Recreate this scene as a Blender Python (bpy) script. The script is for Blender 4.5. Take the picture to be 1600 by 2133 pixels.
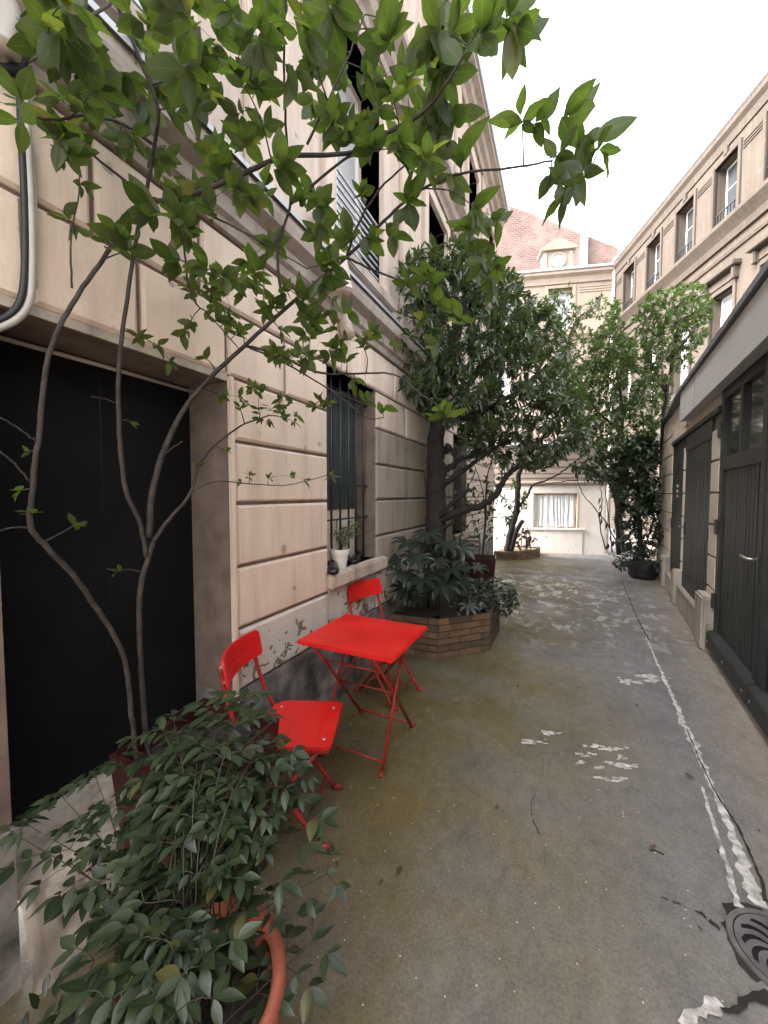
import bpy, bmesh, math, random
from mathutils import Vector, Matrix, noise as mnoise
random.seed(11)
R = math.radians
for o in list(bpy.data.objects):
    bpy.data.objects.remove(o)
S = bpy.context.scene
C = S.collection

# ---------------------------------------------------------------- camera, sky, sun, exposure
FPX, PITCH, YAW, EYE = 790.0, R(2.6), R(25.4), 1.5      # photograph is 1600 px wide
cd = bpy.data.cameras.new('camera'); cam = bpy.data.objects.new('camera', cd); C.objects.link(cam)
cam.location = (0, 0, EYE); cam.rotation_euler = (R(90) - PITCH, 0, YAW)
cd.sensor_fit = 'HORIZONTAL'; cd.sensor_width = 36; cd.lens = 36 * FPX / 1600
cd.clip_start = 0.02; cd.clip_end = 400
S.camera = cam
SUN_EL, SUN_AZ = R(44), R(122)       # azimuth measured from the alley axis (+Y) towards -X
W = bpy.data.worlds.new('World'); S.world = W; W.use_nodes = True
nt = W.node_tree; bg = nt.nodes['Background']
sky = nt.nodes.new('ShaderNodeTexSky'); sky.sky_type = 'NISHITA'; sky.sun_disc = False
sky.sun_elevation = SUN_EL; sky.sun_rotation = -SUN_AZ
sky.air_density = 1.0; sky.dust_density = 6.0; sky.ozone_density = 0.6
hs = nt.nodes.new('ShaderNodeHueSaturation'); hs.inputs['Saturation'].default_value = 0.13
nt.links.new(sky.outputs[0], hs.inputs['Color']); nt.links.new(hs.outputs[0], bg.inputs['Color'])
bg.inputs['Strength'].default_value = 0.15
ld = bpy.data.lights.new('sun', 'SUN'); sun = bpy.data.objects.new('sun', ld); C.objects.link(sun)
ld.energy = 0.5; ld.angle = R(24); ld.color = (1.0, 0.96, 0.9)
sdir = Vector((-math.sin(SUN_AZ) * math.cos(SUN_EL), math.cos(SUN_AZ) * math.cos(SUN_EL), math.sin(SUN_EL)))
sun.rotation_euler = sdir.to_track_quat('Z', 'Y').to_euler()
S.view_settings.view_transform = 'Standard'; S.view_settings.look = 'None'
S.view_settings.exposure = 3.2; S.view_settings.gamma = 1.0
S.render.engine = 'CYCLES'
S.cycles.max_bounces = 7; S.cycles.diffuse_bounces = 4; S.cycles.glossy_bounces = 3; S.cycles.transmission_bounces = 4

# ---------------------------------------------------------------- measuring helpers
cY, sY = math.cos(YAW), math.sin(YAW)
def ray(px, py):
    r = (px - 800) / FPX; v = (1066.5 - py) / FPX
    fh = math.cos(PITCH) + v * math.sin(PITCH); z = -math.sin(PITCH) + v * math.cos(PITCH)
    return r, fh, z
def P(px, py, d):                       # point at forward distance d (metres) along a sight line
    r, fh, z = ray(px, py); t = d / fh; X = r * t
    return Vector((X * cY - d * sY, X * sY + d * cY, EYE + z * t))
def G(px, py, z0=0.0):                  # point on the level z0
    r, fh, z = ray(px, py); t = (z0 - EYE) / z
    return Vector((r * t * cY - fh * t * sY, r * t * sY + fh * t * cY, z0))
def rnd(a, b): return random.uniform(a, b)

# ---------------------------------------------------------------- materials
MATS = {}
def lin(c): return tuple(c) + (1,)
class NT:
    def __init__(s, name):
        s.m = bpy.data.materials.new(name); s.m.use_nodes = True; s.t = s.m.node_tree
        s.b = s.t.nodes['Principled BSDF']; s.out = s.t.nodes['Material Output']; MATS[name] = s.m
        s.geo = s.t.nodes.new('ShaderNodeNewGeometry')
    def n(s, typ, **kw):
        nd = s.t.nodes.new('ShaderNode' + typ)
        for k, v in kw.items(): setattr(nd, k, v)
        return nd
    def l(s, a, b): s.t.links.new(a, b)
    def pos(s, scale=(1, 1, 1)):
        mp = s.n('Mapping'); s.l(s.geo.outputs['Position'], mp.inputs['Vector']); mp.inputs['Scale'].default_value = scale
        return mp.outputs[0]
    def noise(s, scale, detail=4, rough=.55, vec=None, dist=0):
        nd = s.n('TexNoise'); nd.inputs['Scale'].default_value = scale; nd.inputs['Detail'].default_value = detail
        nd.inputs['Roughness'].default_value = rough; nd.inputs['Distortion'].default_value = dist
        s.l(vec if vec else s.pos(), nd.inputs['Vector']); return nd.outputs['Fac']
    def ramp(s, fac, a, b, lo=0.0, hi=1.0):
        r = s.n('MapRange'); r.inputs['From Min'].default_value = a; r.inputs['From Max'].default_value = b
        r.inputs['To Min'].default_value = lo; r.inputs['To Max'].default_value = hi
        s.l(fac, r.inputs['Value']); return r.outputs[0]
    def mix(s, fac, a, b, mode='MIX'):
        m = s.n('Mix'); m.data_type = 'RGBA'; m.blend_type = mode
        for k, v in ((0, fac), (6, a), (7, b)):
            if isinstance(v, (int, float)): m.inputs[k].default_value = v
            elif isinstance(v, tuple): m.inputs[k].default_value = lin(v)
            else: s.l(v, m.inputs[k])
        return m.outputs[2]
    def math(s, op, a, b=0.0):
        m = s.n('Math', operation=op)
        for k, v in ((0, a), (1, b)):
            if isinstance(v, (int, float)): m.inputs[k].default_value = v
            else: s.l(v, m.inputs[k])
        return m.outputs[0]
    def axis(s, i):
        x = s.n('SeparateXYZ'); s.l(s.geo.outputs['Position'], x.inputs[0]); return x.outputs[i]
    def objrnd(s):
        o = s.n('ObjectInfo'); return o.outputs['Random']
    def bump(s, h, strength=.3, dist=.01):
        b = s.n('Bump'); b.inputs['Strength'].default_value = strength; b.inputs['Distance'].default_value = dist
        s.l(h, b.inputs['Height']); s.l(b.outputs[0], s.b.inputs['Normal'])
    def col(s, c): s.l(c, s.b.inputs['Base Color'])
    def rough(s, v):
        if isinstance(v, (int, float)): s.b.inputs['Roughness'].default_value = v
        else: s.l(v, s.b.inputs['Roughness'])

def plain(name, c, rough=.6, var=.25, scale=6, bump=.15, bscale=60, metal=0, spec=.5, objvar=.0):
    m = NT(name); n1 = m.noise(scale, 5)
    f = m.ramp(n1, .3, .7)
    base = m.mix(f, tuple(x * (1 - var) for x in c), tuple(min(1, x * (1 + var)) for x in c))
    if objvar:
        base = m.mix(1.0, base, m.mix(m.objrnd(), (1 - objvar,) * 3, (1 + objvar * .3,) * 3), 'MULTIPLY')
    m.col(base); m.rough(rough); m.b.inputs['Metallic'].default_value = metal
    m.b.inputs['Specular IOR Level'].default_value = spec
    if bump: m.bump(m.noise(bscale, 3), bump, .006)
    return m.m

def limestone(name, c, dirt=(.16, .13, .11), amount=.5, objvar=.12, peel=0.0):
    m = NT(name)
    big = m.ramp(m.noise(1.3, 6, .6), .35, .7)
    streak = m.ramp(m.noise(3.0, 5, .6, m.pos((3.2, 3.2, .35))), .48, .78)
    fine = m.noise(34, 4)
    base = m.mix(big, c, tuple(x * k for x, k in zip(c, (.80, .78, .76))))
    base = m.mix(m.math('MULTIPLY', streak, amount), base, dirt)
    base = m.mix(m.ramp(fine, .3, .75, 0, .35), base, tuple(x * .8 for x in c))
    spots = m.ramp(m.noise(9, 2, .4), .70, .74)
    base = m.mix(m.math('MULTIPLY', spots, .55), base, (.14, .11, .09))
    base = m.mix(1.0, base, m.mix(m.objrnd(), (1 - objvar,) * 3, (1.0, 1.0, 1.0)), 'MULTIPLY')
    h = m.math('ADD', m.math('MULTIPLY', m.noise(55, 4), .5), m.math('MULTIPLY', m.noise(7, 3), .6))
    if peel:
        pn = m.noise(11, 6, .62, None, .6); zc = m.ramp(m.axis(2), .50, .86, .085, -.05)
        pm = m.ramp(m.math('ADD', pn, zc), .60, .615)
        base = m.mix(pm, m.mix(.55, base, (.55, .52, .47)), m.mix(m.noise(30), (.10, .085, .07), (.26, .2, .15)))
        edge = m.ramp(m.math('ADD', pn, zc), .57, .60); edge = m.math('SUBTRACT', edge, pm)
        base = m.mix(m.math('MULTIPLY', edge, .5), base, (.75, .72, .66))
        h = m.math('SUBTRACT', h, m.math('MULTIPLY', pm, 2.2))
    m.col(base); m.rough(.88); m.b.inputs['Specular IOR Level'].default_value = .25
    m.bump(h, .38, .012); return m.m

limestone('stone_left', (.70, .575, .475), (.24, .19, .15), .5)
limestone('stone_grimy_shaded', (.36, .305, .25), (.11, .095, .08), .85)  # grimy piers by the evergreen, part of its shade put into the colour
limestone('stone_peeling', (.58, .50, .42), peel=1)
limestone('stone_upper', (.58, .49, .42), (.22, .18, .16), .6)
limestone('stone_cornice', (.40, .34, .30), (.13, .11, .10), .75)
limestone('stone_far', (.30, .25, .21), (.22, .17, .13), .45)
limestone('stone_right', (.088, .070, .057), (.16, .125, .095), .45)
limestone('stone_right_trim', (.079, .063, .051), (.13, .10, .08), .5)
limestone('stone_far_trim', (.32, .26, .205), (.17, .13, .10), .5)
limestone('render_white', (.76, .69, .63), (.42, .36, .28), .35)
limestone('stone_garage', (.68, .59, .49), (.25, .2, .16), .35)
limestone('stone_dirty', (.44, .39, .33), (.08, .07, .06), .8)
limestone('stone_step', (.46, .41, .35), (.05, .045, .04), 1.0)
limestone('stone_sill', (.56, .47, .39), (.10, .08, .07), .9)
plain('plinth_grime', (.17, .16, .15), .85, .85, 7, 1.0, 24)
plain('fascia_grey', (.49, .485, .48), .55, .08, 2, .05)
plain('joint_dark', (.16, .12, .10), .9, .3, 8)
plain('door_black', (.005, .005, .006), .75, .3, 3, .1, spec=.15)
plain('door_green', (.022, .025, .024), .55, .35, 5, .2, 40, spec=.3, objvar=.25)
plain('shutter_green', (.035, .05, .048), .5, .25, 5, .1)
plain('iron_dark', (.018, .02, .022), .45, .3, 20, .2, 80)
plain('cable_black', (.012, .012, .014), .5, .2, 10, .1)
plain('conduit_white', (.40, .375, .335), .45, .15, 8, .05)
plain('vent_clay', (.48, .40, .34), .6, .35, 7, .3, 20)
plain('zinc', (.34, .35, .37), .4, .15, 3, .1, metal=.3)
plain('slate', (.13, .135, .15), .5, .3, 8, .3)
plain('frame_white', (.72, .71, .70), .45, .06, 4, .03)
plain('frame_wood', (.45, .35, .25), .55, .2, 8, .1)
plain('terracotta', (.33, .095, .052), .62, .22, 9, .12, 50)
plain('planter_red', (.035, .006, .006), .42, .3, 6, .08)
plain('pot_white', (.68, .65, .60), .55, .1, 9, .05)
plain('pot_black', (.015, .014, .015), .5, .3, 9, .1)
plain('soil', (.018, .013, .010), .95, .6, 30, 1.0, 40)
plain('dry_soil', (.16, .11, .065), .95, .5, 20, 1.0, 40)
plain('leather_black', (.010, .010, .011), .28, .3, 8, .1)
plain('bark_dark', (.022, .018, .017), .9, .5, 14, .8, 30)
plain('bark_grey', (.034, .027, .023), .85, .5, 18, .7, 45)
plain('stem_green', (.035, .032, .018), .7, .4, 18, .4)
plain('dead_leaf', (.085, .042, .028), .8, .4, 12, .3)
plain('wood_chair', (.16, .12, .095), .6, .3, 8, .2)
plain('brass', (.5, .47, .4), .3, .1, 8, .05, metal=.8)
plain('orange_cloth', (.75, .22, .04), .7, .1)
plain('mortar', (.42, .40, .38), .9, .55, 26, 1.0, 40)
plain('crack_dark', (.022, .019, .017), .95, .4, 12)
plain('grate_iron', (.16, .145, .145), .42, .25, 16, .25, 60, metal=.5)
plain('hole_black', (.004, .004, .004), .9, .2, 5, 0)
plain('wire_grey', (.2, .19, .19), .6, .1)
plain('lace_grey', (.36, .36, .37), .35, .12, 30, .2, 90)
plain('paper_grey', (.35, .36, .36), .7, .1)
plain('flower_pink', (.55, .14, .38), .6, .2)

m = NT('paint_red'); n1 = m.noise(4, 4); n2 = m.noise(60, 3)
c = m.mix(m.ramp(n1, .35, .7), (.50, .008, .007), (.60, .014, .010))
c = m.mix(m.ramp(m.noise(16, 5, .7), .70, .76, 0, .55), c, (.30, .02, .015)); m.col(c)
c = m.mix(m.ramp(m.noise(7, 6, .7, m.pos((1, 2.2, 1)), .6), .60, .74, 0, .35), c, (.62, .085, .065))
c = m.mix(m.ramp(m.noise(70, 3, .6), .73, .77, 0, .8), c, (.16, .035, .025)); m.col(c)
m.rough(m.ramp(n1, .3, .7, .30, .52)); m.bump(m.noise(22, 5), .10, .004)
m = NT('paint_red_legs'); m.col(m.mix(m.ramp(m.noise(30, 4), .45, .65), (.36, .018, .014), (.16, .022, .014))); m.rough(.5)

m = NT('brick_planter'); n1 = m.noise(9, 5, .65); n2 = m.noise(3, 3)
tone = m.mix(m.objrnd(), (.10, .066, .042), (.20, .118, .066))
tone = m.mix(m.ramp(n1, .46, .70, 0, .75), tone, (.075, .050, .034)); m.col(tone); m.rough(.85); m.bump(m.noise(70, 4), .5, .008)

m = NT('brick_gable'); bt = m.n('TexBrick'); tc = m.n('TexCoord'); mp = m.n('Mapping')
mp.inputs['Rotation'].default_value = (R(90), 0, 0); m.l(tc.outputs['Object'], mp.inputs[0]); m.l(mp.outputs[0], bt.inputs['Vector'])
bt.inputs['Scale'].default_value = 1.0; bt.inputs['Brick Width'].default_value = .16; bt.inputs['Row Height'].default_value = .062
bt.inputs['Mortar Size'].default_value = .009; bt.inputs['Color1'].default_value = (.105, .054, .045, 1); bt.inputs['Color2'].default_value = (.15, .085, .072, 1)
bt.inputs['Mortar'].default_value = (.19, .155, .14, 1)
m.col(m.mix(m.ramp(m.noise(.9, 6, .65), .44, .66, 0, .6), bt.outputs['Color'], (.24, .185, .16))); m.rough(.9)

m = NT('glass_dark'); m.col(m.mix(m.noise(2), (.03, .035, .04), (.06, .065, .07))); m.rough(.06); m.b.inputs['Specular IOR Level'].default_value = .8
m = NT('glass_pale'); m.col(m.mix(m.noise(2), (.24, .25, .27), (.34, .35, .37))); m.rough(.12); m.b.inputs['Specular IOR Level'].default_value = .8
m = NT('curtain'); m.col(m.mix(m.ramp(m.noise(5, 3, .5, m.pos((6, 6, .6))), .3, .7), (.62, .62, .63), (.82, .82, .82))); m.rough(.9)

# the courtyard floor
m = NT('court_floor')
xw, yw = m.axis(0), m.axis(1)
big = m.noise(.55, 6, .6); mid = m.noise(2.2, 6, .62); fine = m.noise(95, 3, .6)
base = m.mix(m.ramp(mid, .35, .68), (.132, .128, .131), (.196, .188, .190))
moss = m.math('MULTIPLY', m.ramp(m.math('ADD', m.math('MULTIPLY', xw, -.34), m.math('MULTIPLY', big, 1.3)), .43, .78), m.ramp(m.noise(1.5, 5, .6), .28, .6, .45, 1))
base = m.mix(m.math('MULTIPLY', moss, .95), base, m.mix(mid, (.070, .050, .009), (.135, .102, .028)))
tan = m.ramp(m.math('ADD', m.math('SUBTRACT', xw, m.math('MULTIPLY', yw, .085)), m.math('MULTIPLY', m.noise(1.1, 4), .3)), .62, .92)
base = m.mix(m.math('MULTIPLY', tan, .6), base, m.mix(mid, (.20, .155, .115), (.30, .245, .19)))
fl = m.noise(5.5, 6, .66, m.pos((1.0, .6, 1)), .7)
flz = m.math('MULTIPLY', m.ramp(yw, 3.6, 5.2), m.ramp(yw, 8.6, 6.6))
flm = m.math('MULTIPLY', m.ramp(m.math('ADD', fl, m.math('MULTIPLY', big, .25)), .655, .73), flz)
base = m.mix(m.math('MULTIPLY', flm, .7), base, (.42, .42, .41))
stain = m.ramp(m.noise(1.9, 7, .66, None, .8), .56, .72, 0, .55)
base = m.mix(stain, base, (.060, .052, .042))
grit = m.n('TexVoronoi'); grit.inputs['Scale'].default_value = 75; m.l(m.pos(), grit.inputs['Vector'])
gs = m.n('SeparateColor'); m.l(grit.outputs['Color'], gs.inputs[0])
speck = m.math('MULTIPLY', m.ramp(grit.outputs['Distance'], .26, .14), m.ramp(gs.outputs[0], .972, .98))
base = m.mix(speck, base, (.58, .55, .48))
base = m.mix(1.0, base, m.mix(m.ramp(fine, .3, .7), (.72, .72, .72), (1.22, 1.22, 1.2)), 'MULTIPLY')
mott = m.noise(17, 6, .68, m.pos((1.0, .7, 1)), .4)
base = m.mix(1.0, base, m.mix(m.ramp(mott, .32, .68), (.80, .79, .77), (1.16, 1.16, 1.15)), 'MULTIPLY')
blot = m.ramp(m.noise(6.5, 5, .6, None, 1.2), .62, .72, 0, .5); base = m.mix(blot, base, (.055, .047, .036))
pale = m.ramp(m.noise(4.3, 6, .66, m.pos((1.3, .8, 1.0)), .9), .63, .74, 0, .38); base = m.mix(pale, base, (.33, .31, .28))
m.col(base)
m.rough(m.ramp(m.math('ADD', m.noise(1.6, 5, .6), m.math('MULTIPLY', flm, -.25)), .3, .68, .30, .80))
hh = m.math('ADD', m.math('MULTIPLY', fine, .5), m.math('MULTIPLY', mott, .8))
m.bump(m.math('SUBTRACT', hh, m.math('MULTIPLY', flm, .3)), .42, .007)

def leafmat(name, c1, c2, trans=.35, rough=.38, odd=None):
    m = NT(name)
    rn = m.math('FRACT', m.math('ADD', m.math('MULTIPLY', m.geo.outputs['Random Per Island'], 3.7), m.math('MULTIPLY', m.objrnd(), 5.3)))
    c = m.mix(rn, c1, c2)
    if odd: c = m.mix(m.ramp(rn, .962, .968), c, odd)
    c = m.mix(m.ramp(m.noise(40, 3), .35, .7, 0, .3), c, tuple(x * .65 for x in c1))
    at = m.n('Attribute'); at.attribute_name = 'rib'
    c = m.mix(m.ramp(at.outputs['Fac'], .90, .99, 0, .32), c, tuple(min(1, x * 1.7 + .02) for x in c2))
    m.col(c); m.rough(rough)
    tr = m.n('BsdfTranslucent'); ct = m.mix(1.0, c, (1.55, 1.8, .55), 'MULTIPLY'); m.l(ct, tr.inputs['Color'])
    mx = m.n('MixShader'); mx.inputs[0].default_value = trans
    m.l(m.b.outputs[0], mx.inputs[1]); m.l(tr.outputs[0], mx.inputs[2]); m.l(mx.outputs[0], m.out.inputs[0])
    return m.m
leafmat('leaf_broad', (0.048, 0.072, 0.028), (0.094, 0.123, 0.048), .60, .38, (.14, .14, .05))
leafmat('leaf_nandina', (0.016, 0.030, 0.014), (0.050, 0.069, 0.032), .25, .34, (.09, .085, .03))
leafmat('leaf_oleander', (0.045, 0.066, 0.036), (0.079, 0.101, 0.056), .28, .24)
leafmat('leaf_laurel', (0.043, 0.066, 0.027), (0.082, 0.113, 0.043), .3, .26)
leafmat('leaf_shrub', (0.024, 0.040, 0.021), (0.048, 0.072, 0.036), .22, .3)
leafmat('leaf_fatsia', (0.019, 0.028, 0.021), (0.031, 0.043, 0.030), .2, .32)
leafmat('leaf_ivy', (0.014, 0.024, 0.011), (0.036, 0.052, 0.024), .2, .34)
leafmat('leaf_pale', (0.104, 0.136, 0.088), (0.176, 0.208, 0.144), .3, .5)
def mat(n): return MATS[n]

# ---------------------------------------------------------------- mesh helpers
class MB:
    def __init__(s): s.v = []; s.f = []
    def add(s, vs, fs):
        k = len(s.v); s.v += [tuple(v) for v in vs]; s.f += [tuple(i + k for i in f) for f in fs]; return s
    def box(s, x0, x1, y0, y1, z0, z1):
        return s.add([(x0, y0, z0), (x1, y0, z0), (x1, y1, z0), (x0, y1, z0), (x0, y0, z1), (x1, y0, z1), (x1, y1, z1), (x0, y1, z1)],
                     [(0, 3, 2, 1), (4, 5, 6, 7), (0, 1, 5, 4), (1, 2, 6, 5), (2, 3, 7, 6), (3, 0, 4, 7)])
    def prism(s, poly, z0, z1):
        n = len(poly); z0s = z0 if isinstance(z0, (list, tuple)) else [z0] * n; z1s = z1 if isinstance(z1, (list, tuple)) else [z1] * n
        vs = [(p[0], p[1], z0s[i]) for i, p in enumerate(poly)] + [(p[0], p[1], z1s[i]) for i, p in enumerate(poly)]
        return s.add(vs, [tuple(range(n))[::-1], tuple(range(n, 2 * n))] + [(i, (i + 1) % n, n + (i + 1) % n, n + i) for i in range(n)])
    def tube(s, pts, r, n=7, cap=True):
        pts = [Vector(p) for p in pts]; m = len(pts)
        rs = r if isinstance(r, (list, tuple)) else [r] * m
        k = len(s.v); up = Vector((0, 0, 1)); prev = None
        for i, p in enumerate(pts):
            t = (pts[min(i + 1, m - 1)] - pts[max(i - 1, 0)])
            t = t.normalized() if t.length > 1e-9 else Vector((0, 0, 1))
            a = prev - t * prev.dot(t) if prev is not None else (up.cross(t) if abs(t.z) < .95 else Vector((1, 0, 0)).cross(t))
            if a.length < 1e-6: a = t.orthogonal()
            a.normalize(); b = t.cross(a); prev = a
            for j in range(n):
                an = 2 * math.pi * j / n
                s.v.append(tuple(p + (a * math.cos(an) + b * math.sin(an)) * rs[i]))
        for i in range(m - 1):
            for j in range(n):
                s.f.append((k + i * n + j, k + i * n + (j + 1) % n, k + (i + 1) * n + (j + 1) % n, k + (i + 1) * n + j))
        if cap:
            s.f.append(tuple(k + j for j in range(n))[::-1]); s.f.append(tuple(k + (m - 1) * n + j for j in range(n)))
        return s
    def lathe(s, prof, n=32, c=(0, 0)):
        k = len(s.v); m = len(prof)
        for r, z in prof:
            for j in range(n):
                a = 2 * math.pi * j / n; s.v.append((c[0] + r * math.cos(a), c[1] + r * math.sin(a), z))
        for i in range(m - 1):
            for j in range(n):
                s.f.append((k + i * n + j, k + i * n + (j + 1) % n, k + (i + 1) * n + (j + 1) % n, k + (i + 1) * n + j))
        return s
    def build(s, name, material, parent=None, smooth=False, bevel=0.0, local=True):
        off = Vector((0, 0, 0))
        if parent is not None and not local: off = parent.location
        me = bpy.data.meshes.new(name); me.from_pydata([tuple(Vector(v) - off) for v in s.v], [], s.f)
        me.materials.append(mat(material) if isinstance(material, str) else material)
        if smooth: me.polygons.foreach_set('use_smooth', [True] * len(me.polygons))
        me.update()
        if bevel:
            bm = bmesh.new(); bm.from_mesh(me)
            bmesh.ops.bevel(bm, geom=[e for e in bm.edges if len(e.link_faces) == 2 and e.calc_face_angle(0) > .5], offset=bevel, segments=2, affect='EDGES', clamp_overlap=True)
            bm.to_mesh(me); bm.free()
        return link(name, me, parent)
def link(name, me, parent=None):
    o = bpy.data.objects.new(name, me); C.objects.link(o)
    if parent is not None: o.parent = parent
    return o
def tag(o, label, cat, group=None):
    o['label'] = label; o['category'] = cat
    if group: o['group'] = group
    return o
def thing(name, label, cat, loc=(0, 0, 0), rz=0.0, group=None):
    o = bpy.data.objects.new(name, None); C.objects.link(o); o.empty_display_size = .1
    o.location = loc; o.rotation_euler = (0, 0, rz); return tag(o, label, cat, group)
def struct(o): o['kind'] = 'structure'; return o
def dup(root, loc, rz, label):
    r = root.copy(); C.objects.link(r); r.location = loc; r.rotation_euler = (0, 0, rz); r['label'] = label
    for ch in list(root.children):
        c_ = ch.copy(); C.objects.link(c_); c_.parent = r
        for g in list(ch.children):
            d_ = g.copy(); C.objects.link(d_); d_.parent = c_
    return r
def bx(name, material, parent, x0, x1, y0, y1, z0, z1, bevel=0.0):
    return MB().box(x0, x1, y0, y1, z0, z1).build(name, material, parent, bevel=bevel)
def solid_rects(u0, u1, z0, z1, holes):
    us = sorted({u0, u1, *[h[0] for h in holes], *[h[1] for h in holes]}); us = [u for u in us if u0 <= u <= u1]
    out = []
    for a, b in zip(us, us[1:]):
        mid_ = (a + b) / 2; cuts = sorted((h[2], h[3]) for h in holes if h[0] <= mid_ <= h[1]); z = z0
        for lo, hi in cuts:
            if lo > z + 1e-6: out.append((a, b, z, min(lo, z1)))
            z = max(z, hi)
        if z < z1 - 1e-6: out.append((a, b, z, z1))
    return out
def curve_pts(pts, sub=6, jit=0.0):
    pts = [Vector(p) for p in pts]
    if len(pts) < 3 and sub: return [pts[0].lerp(pts[-1], i / 4) for i in range(5)]
    q = [pts[0] * 2 - pts[1]] + pts + [pts[-1] * 2 - pts[-2]]; out = []
    for i in range(1, len(q) - 2):
        p0, p1, p2, p3 = q[i - 1:i + 3]
        for k in range(sub):
            t = k / sub
            v = .5 * ((2 * p1) + (p2 - p0) * t + (2 * p0 - 5 * p1 + 4 * p2 - p3) * t * t + (3 * p1 - p0 - 3 * p2 + p3) * t ** 3)
            if jit and k: v += Vector((rnd(-jit, jit), rnd(-jit, jit), rnd(-jit, jit)))
            out.append(v)
    out.append(pts[-1]); return out
def taper(n, a, b): return [a + (b - a) * i / max(1, n - 1) for i in range(n)]

# leaf shapes: along +X, length 1, upper side +Z
def leaf_shape(width, fold=.18, curl=.15, pointed=1.0, seg=6, wave=0.0, bend=0.0):
    vs, fs = [], []
    for i in range(seg + 1):
        t = i / seg; w = width * .5 * (math.sin(math.pi * t ** .85) ** pointed) if 0 < t < 1 else 0
        z = -curl * t * t + .02 * math.sin(9 * t) * wave
        y_ = bend * t * t; vs += [(t, y_, z), (t, y_ + w, z + fold * w + wave * .03 * math.sin(14 * t)), (t, y_ - w, z + fold * w - wave * .03 * math.sin(12 * t))]
    for i in range(seg):
        a = i * 3; b = a + 3
        fs += [(a, b, b + 1, a + 1), (a, a + 2, b + 2, b)]
    return vs, fs
def lobed_shape(lobes=8, spread=2.1, cut=.45):
    vs, fs = [(0, 0, 0)], []
    for k in range(lobes):
        a = -spread + 2 * spread * k / (lobes - 1); L = 1 - .25 * abs(a) / spread
        da = spread / (lobes - 1)
        b0 = len(vs)
        for ang, rr, zz in ((a - da, cut * L, .02), (a - da * .55, L * .72, .04), (a, L, -.12), (a + da * .55, L * .72, .04), (a + da, cut * L, .02)):
            vs.append((rr * math.cos(ang), rr * math.sin(ang), zz))
        vs.append((L * .6 * math.cos(a), L * .6 * math.sin(a), -.01)); c0 = b0 + 5
        fs += [(0, b0, c0), (b0, b0 + 1, c0), (b0 + 1, b0 + 2, c0), (b0 + 2, b0 + 3, c0), (b0 + 3, b0 + 4, c0), (b0 + 4, 0, c0)]
    return vs, fs
SHAPES = {
    'broad': [leaf_shape(.50, .22, .12, .9), leaf_shape(.44, .30, .22, 1.0), leaf_shape(.56, .12, .05, .9, 6, 1), leaf_shape(.47, .2, -.08, 1.0), leaf_shape(.42, .35, .3, 1.05, 6, 1, .12), leaf_shape(.52, .15, .18, .95, 6, 1.4, -.1), leaf_shape(.38, .5, .2, 1.05, 6, .6, .08)],
    'nandina': [leaf_shape(.46, .25, .15, 1.1, 5), leaf_shape(.42, .3, .25, 1.15, 5), leaf_shape(.50, .2, .08, 1.05, 5)],
    'lance': [leaf_shape(.27, .3, .12, 1.0, 4), leaf_shape(.30, .3, .25, 1.0, 4)],
    'oval': [leaf_shape(.42, .25, .15, 1.0, 4), leaf_shape(.38, .3, .25, 1.0, 4)],
    'ivy': [leaf_shape(.85, .1, .12, .8, 4), leaf_shape(.75, .15, .2, .9, 4)],
    'fatsia': [lobed_shape(8), lobed_shape(7, 2.0, .4)],
}
def leaf_matrix(pos, d, up, size):
    x = d.normalized(); z = up - x * up.dot(x)
    if z.length < 1e-4: z = x.orthogonal()
    z.normalize(); y = z.cross(x)
    return Matrix(((x.x * size, y.x * size, z.x * size, pos.x), (x.y * size, y.y * size, z.y * size, pos.y), (x.z * size, y.z * size, z.z * size, pos.z), (0, 0, 0, 1)))
def rib(vs): return [1.0 if (len(vs) % 3 == 0 and i % 3 == 0) else 0.0 for i in range(len(vs))]
def foliage(root, leaves, shape, material, nparts=300, rest='foliage'):
    """leaves: list of (pos, dir, up, size) in world space; the largest in view become parts of their own"""
    inv = Matrix.Translation(-Vector(root.location))
    key = lambda l: -l[3] / max(.2, (l[0] - cam.location).length)
    leaves = sorted(leaves, key=key); meshes = []
    for i, (vs, fs) in enumerate(SHAPES[shape]):
        me = bpy.data.meshes.new('leaf'); me.from_pydata(vs, [], fs); me.materials.append(mat(material))
        me.polygons.foreach_set('use_smooth', [True] * len(me.polygons)); me.update(); meshes.append(me)
        at = me.attributes.new('rib', 'FLOAT', 'POINT'); at.data.foreach_set('value', rib(vs))
    for l in leaves[:nparts]:
        o = link('leaf', random.choice(meshes), root); o.matrix_local = inv @ leaf_matrix(*l)
    if leaves[nparts:]:
        mb = MB(); ribs = []
        for l in leaves[nparts:]:
            M_ = inv @ leaf_matrix(*l); vs, fs = random.choice(SHAPES[shape])
            mb.add([M_ @ Vector(v) for v in vs], fs); ribs += rib(vs)
        o = mb.build(rest, material, root, smooth=True); o['kind'] = 'stuff'
        o.data.attributes.new('rib', 'FLOAT', 'POINT').data.foreach_set('value', ribs)
def rdir(up=.0):
    v = Vector((random.gauss(0, 1), random.gauss(0, 1), random.gauss(0, 1) + up)); return v.normalized()
def inpoly(x, y, poly):
    c_ = False; j = len(poly) - 1
    for i in range(len(poly)):
        xi, yi = poly[i]; xj, yj = poly[j]
        if (yi > y) != (yj > y) and x < (xj - xi) * (y - yi) / (yj - yi) + xi: c_ = not c_
        j = i
    return c_
def sample(poly, n):
    xs = [p[0] for p in poly]; ys = [p[1] for p in poly]; out = []
    while len(out) < n:
        x, y = rnd(min(xs), max(xs)), rnd(min(ys), max(ys))
        if inpoly(x, y, poly): out.append((x, y))
    return out
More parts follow.
